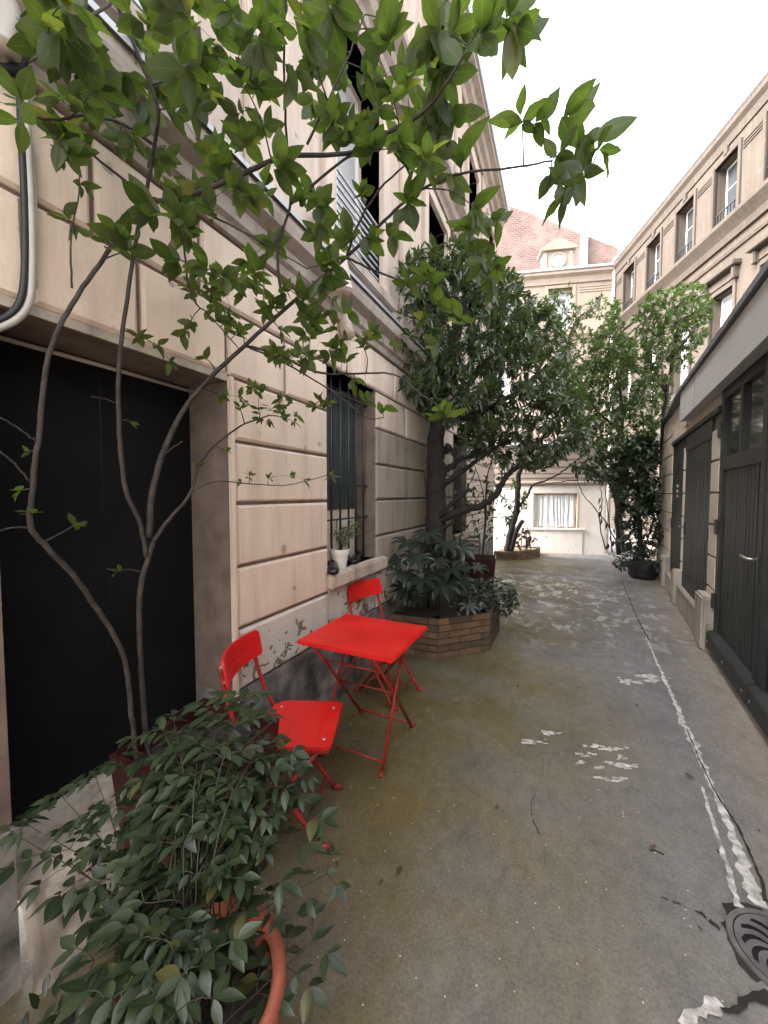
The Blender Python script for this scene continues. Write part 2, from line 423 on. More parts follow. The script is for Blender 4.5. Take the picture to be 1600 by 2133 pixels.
class Tree:
    """limbs laid out as polylines; twigs grow from the nearest limb to each leaf cluster"""
    def __init__(s, root, bark): s.root = root; s.bark = bark; s.skel = []; s.tw = MB(); s.leaves = []
    def limb(s, name, pts, r0, r1, jit=.0015, n=8):
        c_ = curve_pts(pts, 6, jit); mb = MB().tube(c_, taper(len(c_), r0, r1), n)
        o = mb.build(name, s.bark, s.root, smooth=True, local=False)
        s.skel += [(p, r0 + (r1 - r0) * i / len(c_)) for i, p in enumerate(c_)]; return o
    def twig(s, q, r=.004, sag=.0, part=True):
        p, pr = min(s.skel, key=lambda a: (a[0] - q).length + (0 if a[0].z < q.z + .1 else .15))
        r = min(r, pr * .8); midp = p.lerp(q, .5) + Vector((rnd(-.05, .05), rnd(-.05, .05), rnd(-.02, .05) - sag)) * (q - p).length * 2
        c_ = curve_pts([p, midp, q], 5); s.tw.tube(c_, taper(len(c_), r, r * .45), 5)
        s.skel += [(v, r * .6) for v in c_[2:]]
        return (c_[-1] - c_[-3]).normalized(), c_
    def whorl(s, q, d, n, size, spread=1.0, up=Vector((0, 0, 1)), droop=.0):
        a0 = rnd(0, 6.28); side = d.orthogonal().normalized(); bi = d.cross(side)
        for k in range(n):
            a = a0 + k * 2.4; rad = side * math.cos(a) + bi * math.sin(a)
            dd = (d * rnd(.25, .9) + rad * rnd(.6, 1.1) * spread + Vector((0, 0, -droop * rnd(.4, 1.2)))).normalized()
            uu = (up * .9 + d * .35 + rdir() * .45).normalized()
            s.leaves.append((q - d * rnd(0, .4) * size * 1.2, dd, uu, size * rnd(.65, 1.12)))
    def done(s, shape, material, nparts=300):
        s.tw.build('twigs', s.bark, s.root, smooth=True, local=False)['kind'] = 'stuff'
        foliage(s.root, s.leaves, shape, material, nparts)

# ================================================================ GROUND
gm = MB(); gm.add([(-60, -60, 0), (60, -60, 0), (60, 60, 0), (-60, 60, 0)], [(0, 1, 2, 3)])
ground = struct(gm.build('ground', 'court_floor'))
def strip(name, material, cl, z, jag=.0):
    """cl: list of (px, py, width metres) seen on the ground"""
    pts = []
    for (x0, y0, w0), (x1, y1, w1) in zip(cl, cl[1:]):
        a, b = G(x0, y0), G(x1, y1); k = max(3, int((b - a).length / .018))
        pts += [(a.lerp(b, i / k), w0 + (w1 - w0) * i / k) for i in range(k)]
    pts.append((G(*cl[-1][:2]), cl[-1][2])); mb = MB(); vs = []
    for i, (p, w) in enumerate(pts):
        t = (pts[min(i + 1, len(pts) - 1)][0] - pts[max(0, i - 1)][0]).normalized(); nrm = Vector((t.y, -t.x, 0))
        nz = lambda q_: mnoise.noise((p.x * 23 + q_, p.y * 23, q_ * 3.1)) + .6 * mnoise.noise((p.x * 70, p.y * 70 + q_, 2.0))
        l_, r_ = w * max(.08, .5 + jag * 1.5 * nz(1.7)), w * max(.08, .5 + jag * 1.5 * nz(9.3))
        q = p + nrm * nz(4.4) * jag * w * .5
        vs += [(q.x - nrm.x * l_, q.y - nrm.y * l_, z), (q.x, q.y, z * 1.25), (q.x + nrm.x * r_, q.y + nrm.y * r_, z)]
    fs = []
    for i in range(len(pts) - 1):
        a = i * 3; fs += [(a, a + 1, a + 4, a + 3), (a + 1, a + 2, a + 5, a + 4)]
    mb.add(vs, fs); return mb.build(name, material, ground)
strip('mortar_seam', 'mortar', [(1582, 1890, .055), (1566, 1850, .042), (1549, 1800, .034), (1518, 1720, .027), (1492, 1660, .022), (1470, 1610, .028), (1445, 1550, .034), (1425, 1510, .03), (1405, 1460, .022), (1385, 1418, .03), (1362, 1365, .012), (1340, 1310, .02)], .004, .35)
strip('mortar_seam', 'mortar', [(1545, 1895, .04), (1530, 1860, .02), (1505, 1775, .014), (1478, 1690, .012), (1462, 1640, .01)], .005, .4)
strip('crack', 'crack_dark', [(1598, 1885, .012), (1583, 1830, .009), (1562, 1780, .009), (1535, 1720, .007), (1500, 1670, .007), (1480, 1635, .006), (1455, 1580, .006), (1430, 1520, .004)], .009, .4)
strip('crack', 'crack_dark', [(1352, 1335, .012), (1340, 1312, .014), (1326, 1285, .006), (1310, 1245, .008), (1295, 1212, .012)], .009, .4)
strip('crack', 'crack_dark', [(1600, 2070, .03), (1560, 2092, .022), (1530, 2106, .02), (1505, 2108, .01)], .006, .4)
strip('mortar_seam', 'mortar', [(1500, 2092, .02), (1482, 2100, .035), (1460, 2112, .04), (1438, 2122, .03), (1420, 2140, .03)], .006, .45)
for seg in ([(1132, 1580, .002), (1131, 1612, .002)], [(1116, 1655, .002), (1106, 1672, .0035), (1108, 1700, .0035)], [(1110, 1708, .003), (1124, 1740, .003)], [(1133, 1765, .002), (1134, 1800, .0015)],
            [(1375, 1870, .004), (1392, 1876, .006)], [(1402, 1881, .008), (1418, 1886, .006)], [(1446, 1898, .004), (1462, 1906, .014), (1472, 1914, .006)], [(1478, 1918, .016), (1494, 1930, .012), (1499, 1940, .004)], [(1455, 1930, .004), (1462, 1940, .006)], [(1490, 1770, .004), (1500, 1778, .01), (1508, 1781, .004)], [(1352, 1772, .006), (1366, 1772, .012), (1384, 1782, .005)]):
    strip('crack', 'crack_dark', seg, .003, .5)
for cx, cy, sx, sy in ((1277, 1559, 22, 6), (1297, 1597, 30, 7), (1280, 1622, 32, 6), (1243, 1556, 14, 5), (1220, 1570, 22, 4), (1312, 1420, 22, 7), (1345, 1408, 30, 5), (1105, 1545, 26, 5), (1150, 1527, 26, 6), (1360, 1415, 26, 5), (1212, 1587, 12, 4), (1247, 1600, 12, 4), (1292, 1577, 10, 4)):
    mb = MB()
    for q in range(9):
        ox, oy = random.gauss(0, .5) * sx, random.gauss(0, .5) * sy; f_ = rnd(.12, .5) if q else .62; pts = []
        for k in range(14):
            a = k * math.pi / 7; rr = rnd(.45, 1.1) * f_; pts.append(G(cx + ox + sx * rr * math.cos(a), cy + oy + sy * rr * math.sin(a) + rr * sx * .12 * math.cos(a)))
        mb.prism([(p.x, p.y) for p in pts], .0005, .0018 + .0002 * q)
    mb.build('plaster_splash', 'mortar', ground)

# drain cover
dc = G(1638, 1998); R0 = .125
drain = thing('drain_cover', 'round cast iron drain cover with curved petal slots in the paving', 'drain cover', (dc.x, dc.y, 0))
MB().lathe([(R0 + .022, 0), (R0 + .02, .010), (R0 + .004, .010), (R0 + .003, .003)], 48).build('rim', 'grate_iron', drain, smooth=False)
MB().prism([((R0 + .002) * math.cos(k * math.pi / 24), (R0 + .002) * math.sin(k * math.pi / 24)) for k in range(48)], .001, .003).build('shaft', 'hole_black', drain)
bm = bmesh.new()
def loop(pts):
    vs = [bm.verts.new((x, y, .009)) for x, y in pts]
    for a, b in zip(vs, vs[1:] + vs[:1]): bm.edges.new((a, b))
loop([(R0 * math.cos(k * math.pi / 24), R0 * math.sin(k * math.pi / 24)) for k in range(48)])
for k in range(12):
    a0 = k * math.pi / 6; L_, R_ = [], []; kr = R0 / .15
    for i in range(7):
        t = i / 6; rr = (.045 + .085 * t) * kr; a = a0 + .55 * t * t; w = (.004 + .009 * t * (1 if t < .95 else .6)) * kr
        px_, py_ = rr * math.cos(a), rr * math.sin(a); nx, ny = -math.sin(a + .3), math.cos(a + .3)
        L_.append((px_ + nx * w, py_ + ny * w)); R_.append((px_ - nx * w, py_ - ny * w))
    loop(L_ + R_[::-1])
bmesh.ops.triangle_fill(bm, use_beauty=True, edges=bm.edges[:])
for f in bm.faces:
    if f.normal.z < 0: f.normal_flip()
me = bpy.data.meshes.new('grate'); bm.to_mesh(me); bm.free(); me.materials.append(mat('grate_iron')); link('grate', me, drain)
pit = [G(1600 - 60 + 70 * math.cos(a), 1930 + 40 * math.sin(a) ) for a in [k * .5 for k in range(12)]]
strip('drain_surround', 'crack_dark', [(1590, 1900, .02), (1550, 1890, .045), (1528, 1912, .05), (1512, 1930, .02), (1530, 1975, .03), (1552, 2010, .035), (1585, 2045, .02)], .003, .4)

# ================================================================ LEFT BUILDING
WX = -1.46; YE = 9.0; YB = -2.5
lb = thing('stone_building', 'long beige limestone building with rusticated blocks and black doorway behind red table', 'building', (WX, 0, 0))
def lbx(name, m_, x0, x1, y0, y1, z0, z1, bevel=0.0, parent=None):     # x measured out from the wall face
    return bx(name, m_, parent or lb, x0, x1, y0, y1, z0, z1, bevel)
J = [.505, .822, 1.138, 1.456, 1.763, 2.07, 2.385, 2.72]
DOOR = (.51, 1.345, 0, 2.045); WIN1 = (2.19, 2.93, .955, 2.385); WIN2 = (5.42, 6.30, .90, 2.385)
lower = [DOOR, WIN1, WIN2]
mb = MB()
for a, b, z0, z1 in solid_rects(YB, YE, .5, 2.75, lower): mb.box(-.6, -.02, a, b, z0, z1)
mb.build('wall', 'joint_dark', lb)
mb = MB()
for a, b, z0, z1 in solid_rects(YB, YE, 0, .5, lower): mb.box(-.6, -.004, a, b, z0, z1)
mb.build('plinth', 'plinth_grime', lb)
g = .009
def stone(y0, y1, z0, z1, m_='stone_left', out=.0):
    a, b, c_, d_ = y0 + g, y1 - g, z0 + g, z1 - g; ch = .012; mb = MB()
    j = lambda: rnd(-.002, .002)
    vs = [(-.05, a, c_), (-.05, b, c_), (-.05, b, d_), (-.05, a, d_), (out - .010, a, c_), (out - .010, b, c_), (out - .010, b, d_), (out - .010, a, d_),
          (out, a + ch + j(), c_ + ch + j()), (out, b - ch + j(), c_ + ch + j()), (out, b - ch + j(), d_ - ch + j()), (out, a + ch + j(), d_ - ch + j())]
    fs = [(8, 9, 10, 11), (4, 5, 9, 8), (5, 6, 10, 9), (6, 7, 11, 10), (7, 4, 8, 11), (0, 1, 5, 4), (1, 2, 6, 5), (2, 3, 7, 6), (3, 0, 4, 7)]
    return mb.add(vs, fs).build('stone_block', m_, lb)
piers = [(1.375, 2.19), (2.93, 4.30), (4.315, 5.42), (6.30, 7.6), (7.6, YE), (-1.2, .475)]
for k in range(5):
    for a, b in piers: stone(a, b, J[k], J[k + 1], 'stone_peeling' if k == 0 else 'stone_grimy_shaded' if 2.9 < a < 4.4 else 'stone_left')
for a, b in ((2.19, 2.93), (5.42, 6.30)):
    stone(a, b, J[0], .87, 'stone_peeling', -.012)
for a, b in ((-1.2, .12), (.12, .6), (.6, .93), (.93, 1.34), (1.34, 1.76), (1.76, 2.19), (2.93, 3.6), (3.6, 4.3), (4.315, 5.42), (6.3, 7.6), (7.6, YE)): stone(a, b, J[5], J[6])
for a, b in ((-1.2, -.2), (-.2, .35), (.35, .78), (.78, 1.20), (1.20, 1.6), (1.6, 2.0), (2.0, 2.38), (2.38, 2.74), (2.74, 3.3), (3.3, 4.3), (4.315, 5.0), (5.0, 5.86), (5.86, 6.8), (6.8, 7.6), (7.6, YE)): stone(a, b, J[6], J[7])
lbx('door_moulding', 'stone_left', -.02, .008, 1.347, 1.372, .1, 2.07, .004)
lbx('corner_strip', 'stone_upper', -.03, .012, 4.297, 4.318, .0, 2.7)
# doorway: reveals, black double door, worn step
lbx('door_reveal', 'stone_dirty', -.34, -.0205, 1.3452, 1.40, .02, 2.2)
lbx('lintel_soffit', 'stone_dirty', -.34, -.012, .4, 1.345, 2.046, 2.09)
dr = lbx('door', 'door_black', -.33, -.28, .40, .925, .2, 2.1); lbx('door', 'door_black', -.33, -.28, .931, 1.346, .2, 2.1)
MB().tube([(-.30, .3, 2.035), (-.27, .6, 2.03), (-.255, 1.0, 2.026), (-.25, 1.35, 2.02)], .009, 8).build('door_conduit', 'conduit_white', lb, smooth=True)
mb = MB(); nY, nX = 48, 34
for i in range(nY + 1):
    for j in range(nX + 1):
        y = .512 + .832 * i / nY; t = j / nX
        if t < .6: x = -.285 + .27 * t / .6; z = .33 - .06 * t / .6
        else:
            a = (t - .6) / .4; x = -.015 + .075 * math.sin(a * 1.5); z = .27 * (1 - a ** 1.7)
        nz = .030 * mnoise.noise((x * 8, y * 7, z * 8)) + .014 * mnoise.noise((x * 25, y * 25, z * 25)) + .006 * mnoise.noise((x * 70, y * 70, z * 70))
        mb.v.append((x + (nz if t > .5 else 0), y, max(0, z + (nz if t < .97 else 0))))
for i in range(nY):
    for j in range(nX):
        a = i * (nX + 1) + j; mb.f.append((a, a + 1, a + nX + 2, a + nX + 1))
st = mb.build('door_step', 'stone_step', lb, smooth=True)
# window by the table: sill, reveal, shutter, bars
def barred_window(w, shutters=True):
    y0, y1, z0, z1 = w
    win = lbx('window', 'frame_wood', -.30, -.255, y0, y1, z0, z1)
    lbx('sill', 'stone_sill', -.26, .055, y0 - .03, y1 + .12, z0 - .105, z0, .012, win)
    lbx('reveal', 'stone_left', -.255, -.0205, y1 + .0005, y1 + .03, z0, z1, 0, win); lbx('reveal', 'stone_left', -.255, -.0205, y0 - .03, y0 - .0005, z0, z1, 0, win)
    lbx('reveal', 'stone_left', -.255, -.0205, y0, y1, z1, z1 + .04, 0, win)
    lbx('panel_below', 'stone_left', -.252, -.22, y0 + .005, y1 - .005, z0, z0 + .42, 0, win)
    ym = (y0 + y1) / 2
    if shutters:
        for k in range(4):
            a = y0 + .02 + k * (y1 - y0 - .04) / 4; lbx('shutter_board', 'shutter_green', -.25, -.205, a, a + (y1 - y0 - .04) / 4 - .006, z0 + .44, z1 - .05, .004, win)
    else:
        lbx('pane', 'glass_dark', -.254, -.248, y0 + .06, y1 - .06, z0 + .44, z1 - .06, 0, win)
    nb = 6
    for k in range(nb):
        y = y0 + .06 + (y1 - y0 - .12) * k / (nb - 1); MB().tube([(-.10, y, z0), (-.10, y, z1)], .0085, 8).build('bar', 'iron_dark', win, smooth=True)
    for z in (z0 + .21 * 1.7, z0 + .62, z1 - .12): lbx('crossbar', 'iron_dark', -.112, -.088, y0, y1 , z - .006, z + .006, 0, win)
barred_window(WIN1); barred_window(WIN2, False)
# string course, upper storeys
def moulding(name, m_, prof, y0, y1, parent=None):
    mb = MB(); n = len(prof)
    vs = [(x, y0, z) for x, z in prof] + [(x, y1, z) for x, z in prof]
    mb.add(vs, [(i, (i + 1) % n, n + (i + 1) % n, n + i)[::-1] for i in range(n)] + [tuple(range(n)), tuple(range(n, 2 * n))[::-1]])
    return mb.build(name, m_, parent or lb)
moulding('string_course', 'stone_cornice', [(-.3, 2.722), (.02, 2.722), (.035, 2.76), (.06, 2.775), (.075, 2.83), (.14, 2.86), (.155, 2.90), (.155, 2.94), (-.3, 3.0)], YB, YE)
moulding('drip_edge', 'zinc', [(-.1, 3.0), (.17, 2.943), (.175, 2.935), (.178, 2.955), (-.1, 3.02)], YB, YE)
UW = [(.28, 1.05), (2.25, 2.98), (4.15, 4.88), (6.05, 6.78), (7.75, 8.4)]
holes = [(a, b, 3.25, 4.85) for a, b in UW] + [(a, b, 5.75, 6.85) for a, b in UW]
mb = MB()
for a, b, z0, z1 in solid_rects(YB, YE, 2.99, 7.3, holes): mb.box(-.6, -.0, a, b, z0, z1)
mb.build('upper_wall', 'stone_upper', lb)
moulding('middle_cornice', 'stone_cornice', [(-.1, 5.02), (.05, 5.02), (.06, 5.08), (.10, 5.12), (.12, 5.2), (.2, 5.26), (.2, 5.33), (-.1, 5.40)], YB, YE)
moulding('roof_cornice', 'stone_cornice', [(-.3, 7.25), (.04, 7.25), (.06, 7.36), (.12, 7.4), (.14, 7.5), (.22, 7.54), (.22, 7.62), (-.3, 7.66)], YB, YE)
moulding('gutter', 'zinc', [(-.2, 7.665), (.225, 7.63), (.25, 7.64), (.25, 7.74), (.21, 7.76), (-.3, 7.9)], YB, YE)
for a, b in UW:
    for z0, z1 in ((3.25, 4.85), (5.75, 6.85)):
        w = lbx('window', 'frame_white', -.26, -.20, a, b, z0, z1)
        lbx('pane', 'lace_grey', -.205, -.194, a + .07, (a + b) / 2 - .03, z0 + .07, z1 - .07, 0, w); lbx('pane', 'lace_grey', -.205, -.194, (a + b) / 2 + .03, b - .07, z0 + .07, z1 - .07, 0, w)
        for s_, (p, q) in enumerate(((a - .13, a), (b, b + .13))): lbx('surround', 'stone_upper', -.18, .045, p, q, z0 - .05, z1 + .12, .006, w)
        lbx('surround', 'stone_upper', -.18, .047, a, b, z1, z1 + .12, .006, w)
        lbx('window_sill', 'stone_cornice', -.18, .09, a - .16, b + .16, z0 - .14, z0 - .051, .01, w)
    if z0 > 0 and a > 0:
        for k in range(9): lbx('guard_rail', 'zinc', -.02, -.006, a, b, 3.32 + k * .055, 3.336 + k * .055, 0, w)
for y in (1.62, 3.56, 5.46, 7.3):
    lbx('pilaster', 'stone_upper', 0, .035, y - .16, y + .16, 3.0, 5.02, .008); lbx('pilaster', 'stone_upper', 0, .035, y - .14, y + .14, 5.35, 7.25, .008)
# clay vent pipe, white conduits
pv = [P(672, 435, 2.42), P(690, 500, 2.42), P(708, 565, 2.42), P(712, 612, 2.42)]
c_ = curve_pts(pv, 5); MB().tube([p - lb.location for p in c_], [.06] * (len(c_) - 3) + [.065, .065, .056], 14).build('vent_pipe', 'vent_clay', lb, smooth=True)
for px_, py_ in ((700, 535), (711, 600)):
    p = P(px_, py_, 2.42) - lb.location; MB().tube([p, p + Vector((0, .003, -.016))], .070, 14).build('vent_collar', 'vent_clay', lb, smooth=True)
MB().tube([(-.1, 2.36, 2.86), (.02, 2.37, 2.74), (.06, 2.36, 2.62)], .05, 12).build('vent_elbow', 'vent_clay', lb, smooth=True)
def on_wall(px, py, out=.02):
    r, fh, z = ray(px, py); dx = r * cY - fh * sY; dy = r * sY + fh * cY; t = (WX + out) / dx
    return Vector((out, dy * t, EYE + z * t))
for k, path in enumerate(([(-30, 692), (30, 668), (60, 630), (66, 560), (64, 430), (58, 300), (52, 180), (62, 110), (95, 82), (140, 98), (200, 155), (290, 265)], [(-30, 680), (24, 652), (46, 610), (52, 520), (50, 400), (44, 280), (42, 170), (52, 105), (85, 72), (135, 86)])):
    MB().tube(curve_pts([on_wall(x, y, .022) for x, y in path], 6), .0105 if k == 0 else .009, 8).build('conduit', 'conduit_white' if k == 0 else 'cable_black', lb, smooth=True)
MB().tube(curve_pts([on_wall(x, y, .02) for x, y in ((75, 600), (74, 450), (68, 300))], 6), .005, 6).build('conduit', 'conduit_white', lb, smooth=True)
MB().tube(curve_pts([on_wall(x, y, .06) for x, y in ((5, -90), (10, 0), (14, 60), (10, 100))], 6), .034, 12).build('drain_pipe', 'conduit_white', lb, smooth=True)
MB().tube(curve_pts([on_wall(x, y, .03) for x, y in ((-20, 130), (10, 145), (40, 138), (55, 95), (62, 60))], 6), .014, 8).build('cable', 'cable_black', lb, smooth=True)

# ================================================================ BACK AND RIGHT BUILDINGS
CO = (1.82, 19.93, -1.23); KB = 1.82     # foundations reach below the court; windows come out 0.85 m by 1.65 m
def local_window(root, u0, u1, z0, z1, depth=.17, glass='glass_dark', frame='frame_white', surround=.06, sm='stone_far_trim', mull=True, bar=True):
    w = bx('window', frame, root, u0, u1, -depth - .04, -depth, z0, z1)
    um = (u0 + u1) / 2; e = .035
    for a, b in ((u0 + e, um - .015), (um + .015, u1 - e)):
        zs = [z0 + e, z0 + (z1 - z0) * .62, z1 - e] if bar else [z0 + e, z1 - e]
        for p, q in zip(zs, zs[1:]): bx('pane', glass, w, a, b, -depth - .01, -depth + .004, p + .007, q - .007)
    if surround:
        bx('surround', sm, w, u0 - surround, u0, -.04, .025, z0, z1 + surround, .004); bx('surround', sm, w, u1, u1 + surround, -.04, .025, z0, z1 + surround, .004)
        bx('surround', sm, w, u0, u1, -.04, .024, z1, z1 + surround, .004)
    return w
def cornice(root, name, m_, prof, u0, u1):
    n = len(prof); mb = MB()
    mb.add([(u0, o, z) for o, z in prof] + [(u1, o, z) for o, z in prof], [(i, (i + 1) % n, n + (i + 1) % n, n + i) for i in range(n)] + [tuple(range(n))[::-1], tuple(range(n, 2 * n))])
    return mb.build(name, m_, root)
bb = thing('courtyard_building', 'cream building across the far court with round dormer window on its roof', 'building', CO, R(196.1))
bb.scale = (KB, KB, KB)
HB = 7.0
holes = [(.95, 1.52, 5.62, 6.62), (.28, .42, 6.0, 6.35), (.95, 1.52, 3.6, 4.75), (.28, .42, 4.2, 4.7), (2.4, 3.0, 5.62, 6.62), (2.4, 3.0, 3.6, 4.75)]
mb = MB()
for a, b, z0, z1 in solid_rects(-.3, 6, 0, HB, holes): mb.box(a, b, -.5, 0, z0, z1)
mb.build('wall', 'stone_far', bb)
cornice(bb, 'floor_cornice', 'stone_far_trim', [(-.1, 5.36), (.04, 5.36), (.06, 5.42), (.10, 5.46), (.10, 5.50), (-.1, 5.54)], 0, 6)
cornice(bb, 'roof_cornice', 'stone_far', [(-.1, 6.72), (.03, 6.72), (.05, 6.86), (.12, 6.92), (.12, 6.98), (-.1, 7.0)], 0, 6)
cornice(bb, 'gutter', 'zinc', [(-.1, 7.001), (.13, 6.985), (.15, 7.0), (.15, 7.05), (-.1, 7.07)], 0, 6)
rf = cornice(bb, 'roof', 'zinc', [(.0, 7.05), (.0, 7.06), (-1.6, 7.75), (-1.6, 7.05)], -.4, 6)
for k in range(12): bx('roof_seam', 'zinc', rf, .1 + k * .45, .12 + k * .45, -.04, .005, 7.06, 7.12)
for z in (5.9, 6.5, 6.56, 6.62): bx('course_band', 'stone_far_trim', bb, .05, .8, -.01, .012, z - .012, z + .012)
for h in holes:
    small = h[1] - h[0] < .3
    local_window(bb, *h, depth=.14, glass='glass_pale' if not small else 'glass_dark', surround=0 if small else .07, mull=not small)
bx('flower_box', 'orange_cloth', bb, .97, 1.22, -.02, .09, 4.76, 4.85, .01)
MB().tube([(.04, .07, 6.95), (.04, .07, 0.1)], .035, 10).build('rain_pipe', 'conduit_white', bb, smooth=True)
an = thing('white_annex', 'low whitewashed annex wall with a lace curtained window at the end of the alley', 'annex', (1.0, 10.95, 0), R(196.1))
AH = [(.72, 1.79, .655, 1.53)]
mb = MB()
for a, b, z0, z1 in solid_rects(0, 5.5, 0, 1.75, AH): mb.box(a, b, -.5, .03, z0, z1)
mb.build('lower_wall', 'render_white', an)
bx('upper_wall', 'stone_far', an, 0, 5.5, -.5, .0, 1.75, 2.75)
cornice(an, 'ledge', 'stone_far_trim', [(-.1, 1.74), (.06, 1.74), (.085, 1.79), (.085, 1.82), (-.1, 1.86)], 0, 5.5)
for z in (1.98, 2.09, 2.26, 2.45): bx('course_band', 'stone_far', an, 0, 5.5, -.02, .018, z - .05, z + .045, .006)
cornice(an, 'roof', 'zinc', [(.08, 2.751), (.08, 2.79), (-.6, 2.9), (-.6, 2.751)], -.05, 5.5)
MB().tube([(.04, .07, 2.74), (.04, .07, .05)], .035, 10).build('rain_pipe', 'conduit_white', an, smooth=True)
cw = bx('window', 'frame_wood', an, .72, 1.79, -.12, -.08, .655, 1.53)
mb = MB()
for side, (a, b) in enumerate(((.745, 1.07), (1.075, 1.765))):
    n = 60; k0 = len(mb.v)
    for j, z in enumerate((.68, .80, 1.1, 1.51)):
        for i in range(n + 1):
            u = a + (b - a) * i / n; am = (.018, .016, .012, .006)[j]
            mb.v.append((u + (.02 * math.sin(u * 9) if j < 2 else 0), -.045 + am * math.sin(u * 62 + 2 * math.sin(u * 11)) + .5 * am * math.sin(u * 141), z + (.012 * math.sin(u * 25) if j == 0 else 0)))
    for j in range(3):
        for i in range(n): q = k0 + j * (n + 1) + i; mb.f.append((q, q + 1, q + n + 2, q + n + 1))
mb.build('curtain', 'curtain', cw, smooth=True)
for a, b, z0, z1 in ((.70, .735, .655, 1.53), (1.775, 1.81, .655, 1.53), (.70, 1.81, 1.53, 1.56)): bx('frame', 'frame_wood', cw, a, b, -.06, .036, z0, z1, .004)
bx('sill', 'render_white', cw, .55, 1.95, .0, .07, .60, .645, .006); bx('apron', 'render_white', cw, .60, 1.80, .02, .045, 0, .60, .004)
bx('side_door', 'frame_white', an, 2.25, 2.65, .0, .05, 0, 1.62, .01)
# dormer with round window
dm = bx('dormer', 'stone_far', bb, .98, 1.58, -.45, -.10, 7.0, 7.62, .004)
bx('dormer_base', 'stone_far_trim', dm, .90, 1.66, -.42, -.06, 7.0, 7.10, .005)
for a in (.93, 1.545): bx('dormer_pilaster', 'stone_far', dm, a, a + .085, -.4, -.07, 7.10, 7.56, .005)
for s_, a in ((-1, .92), (1, 1.64)):
    MB().prism([(a, -.35), (a - s_ * .04, -.35), (a - s_ * .04, -.1), (a, -.1)], 7.1, [7.3, 7.42, 7.42, 7.3]).build('scroll', 'stone_far', dm)
MB().add([(.86, -.45, 7.60), (1.70, -.45, 7.60), (1.70, -.03, 7.60), (.86, -.03, 7.60), (.86, -.45, 7.66), (1.70, -.45, 7.66), (1.70, -.03, 7.66), (.86, -.03, 7.66), (1.28, -.45, 7.88), (1.28, -.03, 7.88)],
         [(0, 1, 2, 3), (0, 3, 7, 4), (1, 5, 6, 2), (3, 2, 6, 9, 7), (0, 4, 8, 5, 1), (4, 7, 9, 8), (5, 8, 9, 6)]).build('pediment', 'stone_far_trim', dm)
MB().add([(.98, -.028, 7.675), (1.58, -.028, 7.675), (1.28, -.028, 7.83)], [(0, 1, 2)]).build('pediment_panel', 'stone_far', dm)
def disc(name, m_, root, cu, cz, r0, r1, o0, o1, n=28):
    mb = MB(); vs = []
    for k in range(n):
        a = 2 * math.pi * k / n
        for rr, oo in ((r0, o0), (r0, o1), (r1, o1), (r1, o0)): vs.append((cu + rr * math.cos(a), oo, cz + rr * math.sin(a)))
    fs = []
    for k in range(n):
        a = k * 4; b = ((k + 1) % n) * 4
        for i in range(4): fs.append((a + i, a + (i + 1) % 4, b + (i + 1) % 4, b + i))
    return mb.add(vs, fs).build(name, m_, root)
disc('round_frame', 'stone_far_trim', dm, 1.28, 7.36, .15, .19, -.1, -.065); disc('round_pane', 'glass_pale', dm, 1.28, 7.36, .001, .15, -.11, -.085)

rb = thing('apartment_building', 'cream apartment house above the garage with a row of recessed white windows', 'building', CO, R(109.2))
rb.scale = (KB, KB, KB)
HR = 7.05; T0 = .47; TP = .925; TW = .46; LEN = 6.2
rholes = []
k = 0
while T0 + k * TP + TW < LEN - .3:
    a = -(T0 + k * TP + TW); b = -(T0 + k * TP); rholes += [(a, b, 5.72, 6.62), (a, b, 3.35, 4.62), (a, b, 1.2, 2.5)]; k += 1
mb = MB()
for a, b, z0, z1 in solid_rects(-LEN, .0, 0, HR, rholes): mb.box(a, b, -.5, 0, z0, z1)
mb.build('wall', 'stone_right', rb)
for i, h in enumerate(rholes):
    if h[1] < -6.6: continue
    if h[2] < 3: continue
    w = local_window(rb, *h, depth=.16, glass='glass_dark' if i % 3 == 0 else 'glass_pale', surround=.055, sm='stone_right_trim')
    a, b, z0, z1 = h
    if z0 > 5:
        bx('balcony_rail', 'iron_dark', w, a, b, -.03, -.012, z0 + .17, z0 + .19); bx('balcony_rail', 'iron_dark', w, a, b, -.03, -.012, z0 + .02, z0 + .04)
        for q in range(7): u = a + .03 + q * (b - a - .06) / 6; bx('baluster', 'iron_dark', w, u - .006, u + .006, -.028, -.014, z0 + .04, z0 + .17)
        for q in range(3): bx('course_band', 'stone_right_trim', rb, b + .075, b + TP - TW - .075, -.005, .013, z1 - .13 + q * .045, z1 - .108 + q * .045)
        bx('keystone', 'stone_right_trim', w, (a + b) / 2 - .035, (a + b) / 2 + .035, .0, .035, z1 + .056, 6.78)
    else:
        bx('hood', 'stone_right_trim', w, a - .13, b + .13, -.02, .12, z1 + .24, z1 + .31, .01); bx('hood_bracket', 'stone_right_trim', w, a - .09, a - .03, -.02, .08, z1 + .06, z1 + .24, .01); bx('hood_bracket', 'stone_right_trim', w, b + .03, b + .09, -.02, .08, z1 + .06, z1 + .24, .01)
        bx('frieze', 'stone_right', w, a - .03, b + .03, -.02, .02, z1 + .10, z1 + .2)
cornice(rb, 'floor_cornice', 'stone_right_trim', [(-.1, 5.30), (.04, 5.30), (.06, 5.40), (.10, 5.46), (.16, 5.54), (.16, 5.60), (-.1, 5.66)], -LEN, .0)
cornice(rb, 'frieze_band', 'stone_right_trim', [(-.1, 5.12), (.025, 5.12), (.035, 5.16), (-.1, 5.2)], -LEN, .0)
cornice(rb, 'roof_cornice', 'stone_right', [(-.1, 6.78), (.02, 6.78), (.035, 6.9), (.08, 6.96), (.08, 7.04), (-.1, 7.06)], -LEN, .0)
cornice(rb, 'gutter', 'zinc', [(-.1, 7.061), (.08, 7.045), (.10, 7.06), (.10, 7.12), (-.1, 7.14)], -LEN, .0)
